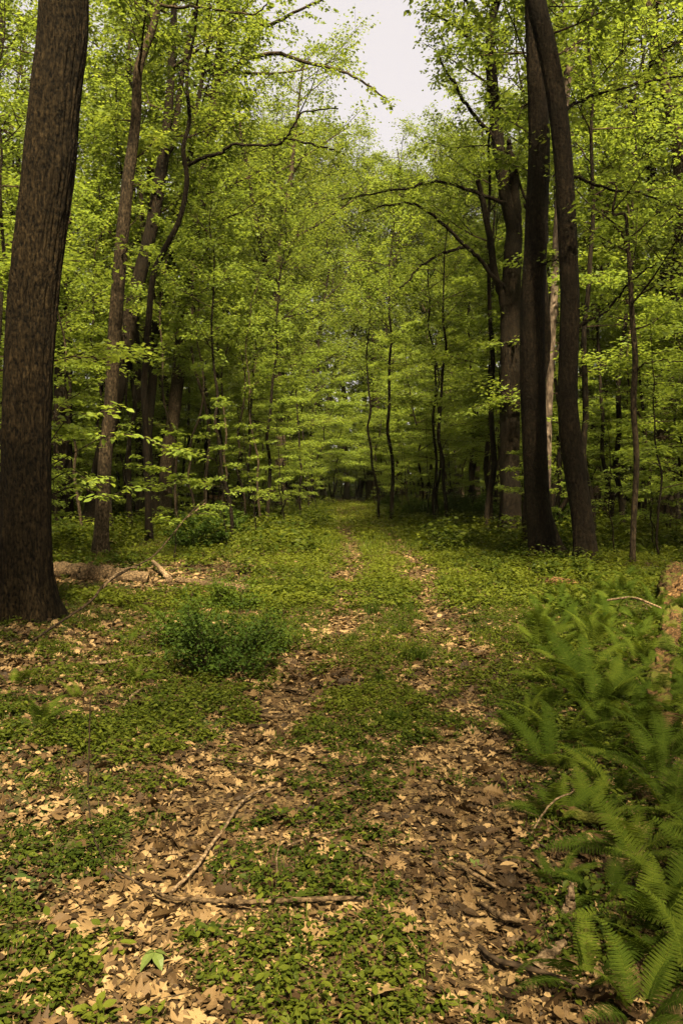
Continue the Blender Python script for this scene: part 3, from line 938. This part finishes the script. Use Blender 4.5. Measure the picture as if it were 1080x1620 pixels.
# little broken twigs among the leaves
ch = []
x, y = scatter(900, 1.8, 12, 1.2)
for a, b in zip(x, y):
    ln = random.uniform(.04, .20)
    az = random.uniform(0, 6.283)
    q = np.array([[a + math.cos(az) * ln * t + random.gauss(0, .05 * ln), b + math.sin(az) * ln * t + random.gauss(0, .05 * ln), 0] for t in (0, .35, .7, 1)])
    q[:, 2] = gz(q[:, 0], q[:, 1]) + .022 + np.linspace(0, random.uniform(-.2, .3), 4) * ln
    ch += tube(q, np.linspace(random.uniform(.0012, .0032), .0009, 4), 4, 0, cap=False)
tag(build('twig_litter', ch, ['dead']), 'small broken twigs strewn among the fallen leaves', 'twig litter', None, 'stuff')

# low green plants
ch = []
def herbs(num, y0, y1, pw, per, hh, ls, tmpl, thr=0.0, tb=0.0, xw=.47):
    x, y = scatter(num, y0, y1, pw, xw)
    c = cover_mask(x, y)
    keep = rng.random(num) < c - thr
    x, y, c = x[keep], y[keep], c[keep]
    k = len(x)
    hgt = hh * rng.uniform(.4, 1.2, k) * (.6 + .6 * c)
    X, Y = np.repeat(x, per), np.repeat(y, per)
    Hh = np.repeat(hgt, per)
    m = len(X)
    az = rng.uniform(0, 6.283, m)
    r = rng.random(m) * Hh * .5
    X2, Y2 = X + np.cos(az) * r, Y + np.sin(az) * r
    Z = gz(X2, Y2) + Hh * rng.uniform(.25, 1, m)
    d = np.stack([np.cos(az), np.sin(az), rng.normal(.05, .3, m)], -1)
    nn = np.array([0, 0, 1.0]) + rng.normal(0, .3, (m, 3))
    pt = np.repeat(rng.normal(.45, .16, k) + (fbm(x * .9 + 7, y * .9, 9, 3) - .5) * .8 + tb, per)
    return leaves(np.stack([X2, Y2, Z], -1), d, nn, np.repeat(ls * rng.uniform(.6, 1.3, k), per), tmpl, np.clip(pt + rng.normal(0, .1, m), 0, 1), 0, .12, .18)
ch.append(herbs(15000, 1.7, 6, 1.15, 7, .055, .022, T_LEAF))
ch.append(herbs(3000, 1.7, 8, 1.15, 5, .08, .034, T_BEECH, .05, .3))
ch.append(herbs(36000, 4.5, 13, 1.1, 6, .07, .030, T_DIA, 0, .14))
ch.append(herbs(36000, 10, 26, 1.1, 6, .12, .06, T_DIA, 0, .38))
ch.append(herbs(24000, 22, 64, 1.1, 5, .22, .12, T_DIA, 0, .5, .55))
def clumps(num, y0, y1, pw, per, hh, ls, dmin, thr, xw=.5):
    x, y = scatter(num, y0, y1, pw, xw)
    d = np.abs(x - path_x(y))
    c = (fbm(x * .75 + 21, y * .75 + 5, 1, 3) - thr) * 4
    keep = (rng.random(num) < c) & (d > dmin + (fbm(x * .6, y * .6, 4, 2) - .5) * 1.5) & ~((x > .30 * y) & (y < 13)) & ~((x < -.8) & (y > 7.5) & (y < 13.5) & (x > -.40 * y))
    x, y = x[keep], y[keep]
    k = len(x)
    hg = np.repeat(hh * rng.uniform(.5, 1.25, k), per)
    X, Y = np.repeat(x, per), np.repeat(y, per)
    m = len(X)
    az = rng.uniform(0, 6.283, m)
    f = rng.uniform(.2, 1, m)
    rr = hg * .55 * rng.random(m) * (.4 + .6 * f)
    X2, Y2 = X + np.cos(az) * rr, Y + np.sin(az) * rr
    dd = np.stack([np.cos(az), np.sin(az), rng.normal(.0, .3, m)], -1)
    tt = np.repeat(rng.normal(.55, .2, k) + (fbm(x * .5 + 3, y * .5, 2, 2) - .5) * .9, per) + rng.normal(0, .12, m)
    return leaves(np.stack([X2, Y2, gz(X2, Y2) + hg * f], -1), dd, np.array([0, 0, 1.0]) + rng.normal(0, .35, (m, 3)), ls * rng.uniform(.6, 1.3, m), T_LEAF if y1 < 15 else T_DIA, np.clip(tt, 0, 1), 0, .15, .18)
ch.append(clumps(900, 4.5, 11, 1.0, 26, .17, .05, 1.5, .50))
ch.append(clumps(2600, 9, 22, 1.0, 26, .28, .075, 1.6, .44))
ch.append(clumps(7500, 17, 60, 1.0, 24, .55, .13, 1.3, .38))
tag(build('ground_cover', ch, ['herb']), 'low small-leaved green plants spread over the forest floor', 'ground cover', None, 'stuff')

# grass blades
def blades(x, y, hh, wd, tint, lean=.5):
    k = len(x)
    az = rng.uniform(0, 6.283, k)
    d = np.stack([np.cos(az), np.sin(az)], -1)
    s = np.stack([-d[:, 1], d[:, 0], np.zeros(k)], -1) * wd[:, None] if np.ndim(wd) else np.stack([-d[:, 1], d[:, 0], np.zeros(k)], -1) * wd
    b = np.stack([x, y, gz(x, y) - .005], -1)
    ln = lean * rng.uniform(.3, 1.3, k)
    mid = b + np.stack([d[:, 0] * hh * ln * .3, d[:, 1] * hh * ln * .3, hh * .6], -1)
    tip = b + np.stack([d[:, 0] * hh * ln, d[:, 1] * hh * ln, hh * (1 - .25 * ln)], -1)
    V = np.stack([b - s * .5, b + s * .5, mid + s * .42, mid - s * .42, tip], 1).reshape(-1, 3)
    o = np.arange(k)[:, None] * 5
    t = np.repeat(tint, 5)
    f3 = np.concatenate([o + np.array([0, 1, 2]), o + np.array([0, 2, 3]), o + np.array([3, 2, 4])])
    return (V, f3, t, 0)
ch = []
for num, y0, y1, hh, wd in [(22000, 1.9, 9, .07, .0032), (40000, 7, 22, .10, .006), (60000, 18, 62, .22, .014)]:
    x, y = scatter(num, y0, y1, 1.0, .42)
    c = cover_mask(x, y)
    d = np.abs(x - path_x(y))
    keep = rng.random(num) < c * np.where(d < 2.6, 1, .35) * (fbm(x * .8 + 60, y * .8, 0, 3) > .42)
    x, y = x[keep], y[keep]
    k = len(x)
    ch.append(blades(x, y, hh * rng.uniform(.5, 1.4, k), wd * rng.uniform(.7, 1.3, k), np.clip(rng.normal(.55, .2, k), 0, 1)))
tag(build('grass', ch, ['grass']), 'thin green grass growing along the middle and sides of the trail', 'grass', None, 'stuff')

# darker grass tufts on the trail, one object each
for px, py, w in [(588, 972, .22), (645, 970, .18), (660, 1046, .22), (634, 1000, .14), (624, 1148, .16), (452, 945, .25), (512, 942, .22), (600, 1082, .14), (560, 1015, .14), (700, 925, .2), (478, 920, .2), (430, 930, .2)]:
    c = G(px, py)
    k = 160
    x = c[0] + np.clip(rng.normal(0, w * .30, k), -w * .6, w * .6)
    y = c[1] + np.clip(rng.normal(0, w * .30, k), -w * .6, w * .6)
    b = blades(x, y, w * .75 * rng.uniform(.5, 1.2, k), .005 * rng.uniform(.7, 1.3, k), np.clip(rng.normal(.2, .15, k), 0, 1), .6)
    V = b[0] - c
    o = build('grass_tuft', [(V, b[1], b[2], 0)], ['grass'])
    o.location = tuple(c)
    tag(o, 'dark tuft of grass standing up on the trail verge', 'grass tuft', 'dark grass tufts on the trail')

# ------------------------------------------------------------------ ferns
def frond_mesh(L, W, arch, lift, seed):
    g = np.random.default_rng(seed)
    s = np.linspace(0, 1, 40)
    th = lift - arch * s ** 1.2
    ds = L / 39
    x = np.concatenate([[0], np.cumsum(np.cos(th[:-1]) * ds)])
    z = np.concatenate([[0], np.cumsum(np.sin(th[:-1]) * ds)])
    yb = g.normal(0, .04) * L * s ** 2
    C = np.stack([x, yb, z], -1)
    tan = norm(np.gradient(C, axis=0))
    ch = tube(C[::3], np.linspace(.0026, .0007, len(C[::3])), 4, 0, cap=False, tint=.75)
    n = int(L / .025)
    ps, ds_, ns, sz, tt = [], [], [], [], []
    for i in range(n):
        u = .10 + .9 * i / n
        q = u * 39
        a = int(min(q, 38))
        c = C[a] + (C[a + 1] - C[a]) * (q - a)
        t = tan[a]
        wid = W * (math.sin(math.pi * min(1, (u - .04)) ** .62) ** .9 * .95 + .05) * (1 - .25 * u)
        up = norm(np.cross(t, np.cross([0, 0, 1.0], t)) + 1e-9)
        for sd in (-1, 1):
            side = norm(np.cross([0, 0, 1.0], t)) * sd
            pd = norm(side + t * .38 + up * g.normal(.02, .05))
            m = max(2, int(wid / .0065))
            v = (np.arange(m) + .6) / m
            pc = c + pd * (wid * v)[:, None] - np.array([0, 0, 1]) * (wid * .16 * v ** 2)[:, None]
            for s2 in (-1, 1):
                ln = .0105 * (1 - .7 * v) * (wid / .1 * .5 + .5) + .002
                qd = norm(np.cross(up, pd)) * s2
                ps.append(pc)
                ds_.append(np.repeat((qd + pd * .55)[None], m, 0))
                ns.append(np.repeat(up[None], m, 0))
                sz.append(ln * 1.25)
                tt.append(np.full(m, np.clip(g.normal(.48, .07), 0, 1)))
            ps.append(c[None]); ds_.append(pd[None]); ns.append(up[None]); sz.append(np.array([wid])); tt.append(np.array([.5]))
    ps, ds_, ns, sz, tt = map(np.concatenate, (ps, ds_, ns, sz, tt))
    big = sz > .03
    thin = (T_DIA[0] * np.array([1, .045]), T_DIA[1])
    ch.append(leaves(ps[~big], ds_[~big], ns[~big], sz[~big], (T_DIA[0] * np.array([1, 1.15]), T_DIA[1]), tt[~big], 0, .05, .15, g))
    ch.append(leaves(ps[big], ds_[big], ns[big], sz[big], thin, tt[big], 0, .16, .0, g))
    return ch

FRONDS = []
for i, (L, W, ar, li) in enumerate([(.55, .105, 1.1, 1.05), (.62, .115, 1.3, 1.15), (.48, .095, 1.0, .85), (.58, .11, 1.5, 1.25), (.40, .085, .9, .75), (.66, .12, 1.2, 1.0)]):
    o = build('frond', frond_mesh(L, W, ar, li, 200 + i), ['fern'])
    FRONDS.append(o)
F_USED = set()
def fern(c, sc, nf, label, group, rz=0.0):
    root = empty('fern', c, rz)
    tag(root, label, 'fern', group)
    for j in range(nf):
        i = int(rng.integers(len(FRONDS)))
        if i in F_USED:
            o = FRONDS[i].copy()
            COL.objects.link(o)
        else:
            F_USED.add(i)
            o = FRONDS[i]
        o.parent = root
        a = j * 6.283 / nf + rng.normal(0, .25)
        s = sc * rng.uniform(.75, 1.15) * .6
        o.scale = (s, s * rng.uniform(.9, 1.1), s)
        o.location = (.03 * math.cos(a), .03 * math.sin(a), 0)
        o.rotation_euler = (rng.normal(0, .3), rng.normal(-.05, .28), a)
        if rng.random() < .012:            # a dried brown frond
            o.material_slots[0].link = 'OBJECT'
            o.material_slots[0].material = M['fern_dry']
            o.rotation_euler = (rng.normal(0, .3), .45, a)
            o['label'] = 'dried brown frond'
    return root

FERN_EDGE_Y = [1040 - 110, 1000, 1080, 1150, 1200, 1250, 1350, 1450, 1560, 1700, 1900]
FERN_EDGE_X = [870, 850, 870, 830, 840, 880, 900, 930, 930, 960, 960]
spots = [(880, 1040, 1.0), (820, 1165, .9), (870, 1215, 1.0), (960, 1200, 1.0), (880, 1300, .8), (1000, 1350, 1.0), (1060, 1430, 1.0), (960, 1420, .7), (880, 1400, .6), (930, 1560, .9), (1010, 1610, .9), (1090, 1560, 1.0), (1060, 1290, 1.0), (940, 1290, .8)]
pl = [G(a, b)[:2] for a, b, _ in spots]
for a, b, s in spots:
    fern(G(a, b), s, int(rng.integers(7, 11)), 'lacy green fern in the near fern bed along the right of the trail', 'ferns of the near right fern bed', rng.uniform(0, 6.28))
n = tries = 0
while n < 66 and tries < 20000:
    tries += 1
    py = 920 + 700 * rng.random() ** 1.3
    px = rng.uniform(800, 1150)
    if px < np.interp(py, FERN_EDGE_Y, FERN_EDGE_X):
        continue
    c = G(px, py)
    dmin = .24 if c[1] < 6 else .40
    # the mossy log keeps a gap in the bed
    if any((c[0] - q[0]) ** 2 + (c[1] - q[1]) ** 2 < dmin ** 2 for q in pl):
        continue
    u = np.interp(c[1], [5.0, 12.5], [2.02, 5.1])
    if 4.6 < c[1] < 12.5 and abs(c[0] - u) < .10:
        continue
    pl.append(c[:2])
    near = c[1] < 6
    fern(c, rng.uniform(.75, 1.05) if near else rng.uniform(.8, 1.1), int(rng.integers(6, 10)),
         'lacy green fern in the near fern bed along the right of the trail' if near else 'green fern in the farther fern bed around the mossy log',
         'ferns of the near right fern bed' if near else 'ferns of the farther right fern bed', rng.uniform(0, 6.28))
    n += 1
for a, b, s, lab in [(20, 1085, .9, 'fern at the left edge of the picture below the leaning branch'), (62, 1150, .8, 'broad pale fern on the left floor beside a thin upright stem'), (125, 1105, .7, 'fern behind the thin upright stem on the left'),
                     (215, 1080, .6, None), (250, 980, .8, None), (290, 950, .8, None), (200, 1020, .45, None), (90, 935, .6, None), (20, 960, .7, None), (420, 870, .9, None), (470, 880, .9, None), (390, 860, 1.0, None),
                     (330, 845, 1.0, None), (290, 840, 1.0, None), (360, 965, .7, None), (240, 1110, .5, None)]:
    fern(G(a, b), s, int(rng.integers(6, 10)), lab or 'small green fern on the leafy floor left of the trail', None if lab else 'ferns left of the trail', rng.uniform(0, 6.28))
for a, b, s in [(950, 880, 1.5), (975, 870, 1.4), (1020, 880, 1.3), (1050, 870, 1.3), (940, 860, 1.2), (1000, 850, 1.3)]:
    fern(G(a, b), s, 9, 'tall dark fern behind the slender young tree', 'ferns behind the young tree', rng.uniform(0, 6.28))
n = 0
while n < 34:
    py = rng.uniform(925, 1190)
    px = rng.uniform(815, 1100)
    c = G(px, py)
    if px < np.interp(py, FERN_EDGE_Y, FERN_EDGE_X) - 10 or any((c[0] - q[0]) ** 2 + (c[1] - q[1]) ** 2 < .2 ** 2 for q in pl):
        continue
    pl.append(c[:2])
    fern(c, rng.uniform(.9, 1.3), int(rng.integers(6, 9)), 'green fern in the farther fern bed around the mossy log', 'ferns of the farther right fern bed', rng.uniform(0, 6.28))
    n += 1
for i, o in enumerate(FRONDS):
    if i not in F_USED:
        bpy.data.objects.remove(o)

# ------------------------------------------------------------------ shrubs
def shrub_mesh(seed, w, h, k, size, leafmat):
    g = np.random.default_rng(seed)
    ch = []
    tips = []
    for i in range(46):
        a = g.uniform(0, 6.283)
        r = w * .5 * g.random() ** .5
        top = np.array([math.cos(a) * r, math.sin(a) * r, h * g.uniform(.25, 1.25) * (1 - .5 * (r / (w * .5)) ** 2) * (.45 + 1.1 * float(vnoise(math.cos(a) * 1.8 + seed, math.sin(a) * 1.8, r * 5)))])
        b = np.array([top[0] * .35, top[1] * .35, -.03])
        q = spline(np.array([b, b * .4 + top * .6 + [0, 0, h * .15], top]), 7)
        ch += tube(q, np.linspace(.004, .0015, 7), 4, 0, cap=False)
        tips.append(q)
    q = np.concatenate(tips)
    q = q[q[:, 2] > h * .12]
    c = q[g.integers(0, len(q), k)] + g.normal(0, .05, (k, 3)) * [1, 1, .7]
    c[:, 2] = np.maximum(c[:, 2], .01)
    d = rand_dirs(k, g) * [1, 1, .5]
    ch.append(leaves(c, d, np.array([0, 0, 1.0]) + g.normal(0, .4, (k, 3)), size * g.uniform(.6, 1.2, k), T_LEAF, np.clip(g.normal(.5, .2, k), 0, 1), 1, .1, .15, g))
    return ch
def shrub(px, py, w, h, k, size, mat, label, seed, group=None):
    c = G(px, py)
    o = build('shrub', shrub_mesh(seed, w, h, k, size, mat), ['twig', mat])
    o.location = tuple(c)
    tag(o, label, 'shrub', group)
    return o
shrub(350, 1066, 1.0, .50, 5200, .036, 'bush', 'dense dark green shrub left of the trail, in front of the logs', 301)
shrub(296, 1020, .8, .36, 3000, .036, 'shrublight', 'lighter leafy shrub against the left flank of the dense dark shrub', 302)
shrub(418, 1030, .7, .30, 2400, .034, 'shrublight', 'low leafy shrub between the dense dark shrub and the left rut', 303)
shrub(360, 965, .9, .30, 2600, .04, 'shrublight', 'airy light green shrub behind the dense dark shrub', 304)
sh = None
for i, (px, py, s) in enumerate([(700, 822, 1.0), (740, 826, 1.1), (775, 830, 1.0), (660, 818, .9), (720, 812, 1.1), (620, 806, .9), (890, 850, .9), (845, 838, .9), (310, 870, .8), (350, 850, .9), (470, 803, .8)]):
    c = G(px, py)
    if sh is None:
        o = sh = build('shrub', shrub_mesh(320, 1.9, 1.0, 6000, .085, 'bush'), ['twig', 'bush'])
    else:
        o = sh.copy()
        COL.objects.link(o)
    o.location = tuple(c)
    o.rotation_euler = (0, 0, i * 1.3)
    o.scale = (s, s, s * .9)
    tag(o, 'low dark shrub at the edge of the wood, right of the trail' if px > 560 else 'low dark shrub at the edge of the wood, left of the trail', 'shrub', 'low shrubs right of the trail' if px > 560 else 'low shrubs left of the trail')

# ------------------------------------------------------------------ dead wood
def stick(name, label, cat, pix, r, mat, lift=None, sides=10, rough=.12, Ys=None, n=None, group=None):
    """pix: ground pixels; lifted off the ground by its own radius, or points at given depths Ys"""
    k = len(pix)
    r = np.interp(np.linspace(0, 1, k), np.linspace(0, 1, len(r)), r)
    pts = []
    for i, (a, b) in enumerate(pix):
        if Ys is not None and Ys[i] is not None:
            pts.append(P(a, b, Ys[i]))
        else:
            pts.append(G(a, b, r[i] * .6 + (.035 if b > 1000 and r[i] < .03 else .0) if lift is None else lift[i]))
    c = spline(np.column_stack([np.array(pts), r]), n or k * 6)
    c[1:-1, :3] += np.random.default_rng(len(label)).normal(0, .12, (len(c) - 2, 3)) * c[1:-1, 3:4]
    o0 = c[len(c) // 2, :3].copy()
    o0[2] = c[:, 2].min()
    o = build(name, tube(c[:, :3] - o0, c[:, 3], sides, 0, rough, seed=len(label), nf=2.2 if sides > 12 else 1.4), [mat], None, True)
    o.location = tuple(o0)
    tag(o, label, cat, group)
    return o

stick('fallen_log', 'fallen log lying from behind the thick furrowed trunk, pale along its top', 'log', [(70, 903), (110, 905), (150, 908), (190, 911), (234, 916)], (.14, .135, .09), 'dead', sides=28, rough=.3, n=40)
lg = stick('fallen_log', 'shorter fallen log with a broken cut end, beside the grass left of the trail', 'log', [(282, 918), (320, 925), (360, 931), (389, 936)], (.05, .08, .10), 'dead', sides=28, rough=.3, n=30)
stick('broken_slab', 'small broken slab of wood under the end of the shorter log', 'wood', [(322, 938), (340, 942), (354, 944)], (.04, .05, .03), 'rotten', rough=.25)
stick('broken_branch', 'short pale branch lying between the two fallen logs', 'branch', [(242, 888), (252, 897), (268, 916)], (.03, .035, .05), 'dead_pale', lift=[.16, .12, .04])
stick('leaning_branch', 'long thin branch leaning up from the leaves past the fallen logs', 'branch', [(15, 1037), (45, 1018), (95, 985), (145, 950), (165, 925), (205, 900), (240, 882), (268, 852), (298, 815), (326, 789)], (.009, .012, .012, .009, .003), 'twig',
      Ys=[6.95, 7.3, 7.8, 8.4, 8.9, 9.5, 10.0, 10.6, 11.2, 11.8])
stick('forked_branch', 'pale fork of wood crossing the leaning branch near the log', 'branch', [(162, 930), (180, 912), (200, 900), (217, 897)], (.016, .014, .008), 'dead_pale', Ys=[8.85, 9.0, 9.1, 9.2])
# mossy log in the fern bed
c = spline(np.array([[1.93, 5.0, .05, .03], [2.02, 5.2, .07, .06], [2.25, 5.8, .08, .065], [2.75, 6.9, .09, .07], [3.4, 8.4, .10, .08], [4.1, 10.2, .14, .12], [4.9, 12.0, .16, .13]]), 220)
c[:, 2] += gz(c[:, 0], c[:, 1]) * .8
o = build('mossy_log', tube(c[:, :3], c[:, 3], 48, 0, .7, ridges=.025, seed=4.4, nf=2.0), ['mossy'], None, True)
tag(o, 'long mossy rotten log running away through the fern bed', 'log')
st = spline(np.array([[0, 0, 0, .15], [0.05, .05, .20, .13], [.10, .1, .34, .07], [.13, .12, .44, .02]]), 60)
o = build('stump', tube(st[:, :3], st[:, 3], 72, 0, .7, ridges=.05, seed=9.1, nf=2.6), ['rotten'], None, True)
o.location = tuple(G(1074, 975))
tag(o, 'crumbling orange rotten stump at the right edge behind the ferns', 'stump')
stick('rotten_wood', 'flat heap of rotten bark at the foot of the middle and bowed trunks', 'wood', [(842, 918), (870, 922), (900, 924), (925, 930)], (.03, .08, .07, .02), 'rotten', sides=16, rough=.5)
stick('fallen_log', 'brown log half buried under ferns at the right of the trail', 'log', [(815, 1272), (860, 1280), (910, 1288), (985, 1303)], (.016, .024, .026, .022), 'mossy', sides=16, rough=.2)
stick('snapped_branch', 'short thick snapped branch standing upright among the near ferns', 'branch', [(898, 1478), (896, 1450), (901, 1425), (904, 1397)], (.016, .022, .016, .006), 'dead_pale', Ys=[2.78, 2.77, 2.76, 2.76], sides=16, rough=.3)
stick('snapped_branch', 'weathered grey piece of branch lying below the upright snapped branch', 'branch', [(850, 1530), (868, 1512), (893, 1490)], (.024, .020, .009), 'dead_pale', sides=16, rough=.3, lift=[.02, .03, .04])
stick('stick', 'long dark stick lying on dead leaves below the near ferns', 'stick', [(757, 1497), (785, 1518), (830, 1530), (880, 1545), (940, 1568)], (.007, .009, .008, .004), 'twig')
stick('stick', 'curved dark stick lying across the leaves in the foreground', 'stick', [(240, 1407), (270, 1420), (340, 1425), (410, 1426), (455, 1424), (500, 1422), (540, 1421), (575, 1420)], (.005, .008, .008, .009, .006), 'dead')
stick('stick', 'long pale curved stick rising from the dark foreground stick', 'stick', [(270, 1413), (310, 1372), (335, 1335), (355, 1310), (380, 1272), (400, 1256), (430, 1243)], (.007, .007, .006, .004), 'dead_pale')
stick('vine_stem', 'thin curved bare stem running down to the foreground sticks', 'stem', [(140, 1262), (146, 1315), (160, 1350), (180, 1375), (210, 1392), (238, 1406)], (.003, .004, .004), 'twig')
stick('upright_stem', 'thin bare stem standing upright among the low plants on the left', 'stem', [(139, 1262), (141, 1200), (142, 1150), (143, 1108)], (.005, .004, .003), 'twig', Ys=[3.95, 3.95, 3.96, 3.97])
stick('stick', 'short dark stick lying across the left rut', 'stick', [(410, 1130), (435, 1134), (467, 1130)], (.010, .011, .007), 'dead')
stick('stick', 'small dark stick on the left rut near the shrub', 'stick', [(432, 1087), (460, 1090), (487, 1096)], (.009, .010, .006), 'dead')
stick('stick', 'pale stick lying on dry leaves left of the shrub', 'stick', [(140, 1050), (185, 1046), (215, 1039), (240, 1037)], (.012, .014, .009), 'dead_pale')
stick('stick', 'short stick just below the pale stick left of the shrub', 'stick', [(196, 1063), (225, 1061), (256, 1059)], (.009, .010, .006), 'dead')
stick('stick', 'slanting short stick between the left ferns and the shrub', 'stick', [(196, 1115), (210, 1100), (228, 1088)], (.009, .009, .006), 'dead_pale')
stick('stick', 'thin dark stick on the leaves above the pale curved stick', 'stick', [(335, 1200), (370, 1206), (405, 1212), (432, 1220)], (.005, .006, .004), 'twig')
stick('stick', 'straight pale twig slanting over small plants in the foreground', 'stick', [(455, 1337), (500, 1322), (555, 1308)], (.004, .004, .003), 'dead_pale')
stick('upright_stem', 'bare forked twig standing in the foreground plants', 'stem', [(433, 1425), (438, 1390), (438, 1355), (447, 1318)], (.004, .003, .002), 'dead_pale', Ys=[2.98, 2.99, 3.0, 3.0])
stick('stick', 'dark stick beside the pale green fallen leaf', 'stick', [(712, 1362), (745, 1380), (790, 1407)], (.006, .008, .005), 'dead')
stick('stick', 'short stick on dry leaves in the middle of the trail', 'stick', [(550, 1336), (575, 1350), (602, 1366)], (.006, .007, .004), 'dead')
stick('stick', 'thick brown stick half under leaves left of the upright snapped branch', 'stick', [(760, 1428), (790, 1448), (825, 1458)], (.006, .012, .008), 'dead')
stick('upright_stem', 'thin pale twig leaning over the log under the ferns', 'stem', [(836, 1325), (860, 1285), (880, 1264), (903, 1254), (906, 1247)], (.004, .004, .003), 'dead_pale', Ys=[3.46, 3.47, 3.48, 3.50, 3.50])
stick('upright_stem', 'curved twig standing on the leaves left of the log under the ferns', 'stem', [(785, 1300), (781, 1280), (777, 1258)], (.003, .003, .002), 'dead_pale', Ys=[3.66, 3.67, 3.68])
stick('stick', 'dark stick lying in the green right of the trail', 'stick', [(758, 940), (775, 942), (790, 948)], (.02, .022, .015), 'dead')
stick('stick', 'dark stick lying before the foot of the middle trunk', 'stick', [(832, 955), (850, 958), (872, 959)], (.018, .02, .012), 'dead')
stick('stick', 'thin pale stem crossing the fern bed above the mossy log', 'stick', [(960, 950), (1000, 948), (1045, 962)], (.012, .012, .008), 'dead_pale', lift=[.2, .25, .2])
stick('stick', 'dark branch lying across the trail far ahead', 'branch', [(548, 846), (570, 843), (592, 840)], (.05, .06, .04), 'dead')
stick('fallen_log', 'fallen grey log behind the slender young tree', 'log', [(940, 838), (975, 838), (1010, 834), (1022, 832)], (.09, .10, .06), 'dead_pale', sides=14, rough=.2)
stick('fallen_log', 'reddish fallen log among thin stems left of the trail', 'log', [(325, 786), (350, 790), (372, 796)], (.10, .12, .10), 'rotten', Ys=[36, 36, 36])
stick('leaning_branch', 'pale bare pole leaning in the ferns in front of the brown trunk', 'branch', [(285, 828), (305, 812), (325, 796)], (.025, .02, .015), 'dead_pale', Ys=[20, 20.2, 20.5])

# single leaves big enough to pick out
def one_leaf(px, py, size, az, tmpl, mat, tint, label, cat='leaf', lift=.03, name='fallen_leaf'):
    c = G(px, py, lift)
    o = build(name, [leaves(np.zeros((1, 3)), np.array([[math.cos(az), math.sin(az), .05]]), np.array([[.05, -.18, 1.0]]), [size], tmpl, tint, 0, .18, .15, np.random.default_rng(5))], [mat])
    o.location = tuple(c)
    tag(o, label, cat)
    return o
one_leaf(473, 1470, .13, .05, T_OAK, 'litter', .85, 'large tan lobed oak leaf below the dark foreground stick')
one_leaf(633, 1472, .11, .3, T_OAK, 'litter', .8, 'tan lobed leaf right of the large oak leaf')
one_leaf(738, 1366, .085, .1, T_MAPLE, 'palegreen', .5, 'pale green fallen leaf lying on dry leaves')
one_leaf(790, 1368, .10, 0, T_BEECH, 'litter', .95, 'pale curled dry leaf right of the pale green leaf')
one_leaf(515, 1272, .10, .2, T_OAK, 'litter', .9, 'tan lobed leaf above the pale slanting twig')
one_leaf(10, 1555, .15, .5, T_OAK, 'litter', .9, 'very large tan leaf at the lower left edge')
one_leaf(125, 1326, .05, .4, T_MAPLE, 'herb', .9, 'single round green leaf beside the thin curved stem', name='green_leaf')
pl_ = empty('seedling', G(240, 1530))
tag(pl_, 'drooping pale green seedling in the foreground plants', 'seedling')
build('stem', tube(np.array([[0, 0, -.01], [.005, 0, .03], [.01, -.01, .06]]), [.002, .0018, .0015], 6), ['grass'], pl_, True)
for a in (-2.2, -.9, .3, 1.6, 2.8):
    build('leaf', [leaves(np.array([[.01, -.01, .058]]), np.array([[math.cos(a), math.sin(a), -.35]]), np.array([[0, 0, 1.0]]), [.065], T_BEECH, .5, 0, .25, .2, np.random.default_rng(int(a * 10) + 50))], ['palegreen'], pl_)

# ------------------------------------------------------------------ a few more trees: closing the far end
for x, Y, sc in [(.4, 71, 1.12), (2.8, 67, 1.05), (-1.8, 75, 1.15), (5.0, 73, 1.15), (1.6, 80, 1.25), (-4.2, 69, 1.1)]:
    tall(x, Y, sc, [0, 1, 3])
for x, Y, sc in [(.2, 63, .9), (2.0, 66, 1.0), (3.6, 61, 1.0), (-1.6, 62, 1.0), (1.2, 70, 1.1)]:
    o = put(UND, used_u, (x, Y, gz(x, Y)), x * 3, sc)
    tag(o, 'small leafy tree closing the far end of the trail', 'tree', 'small trees at the far end of the trail')

# ------------------------------------------------------------------ thin yellowish haze, added to brighten the far end of the trail
hv = np.array([[x, y, z] for z in (-2.5, 46) for y in (-46, 426) for x in (-268, 268)], float)
hf = np.array([[0, 2, 3, 1], [4, 5, 7, 6], [0, 1, 5, 4], [2, 6, 7, 3], [0, 4, 6, 2], [1, 3, 7, 5]])
hm, hnt, ho = nodes('haze_air')
pv = hnt.nodes.new('ShaderNodeVolumePrincipled')
pv.inputs['Color'].default_value = (.97, .97, .66, 1)
pv.inputs['Density'].default_value = .0001
hnt.links.new(pv.outputs[0], ho.inputs['Volume'])
M['haze'] = hm
tag(build('haze', [(hv, hf, .5, 0)], ['haze']), 'thin haze added to brighten the far trees', 'haze', None, 'stuff')
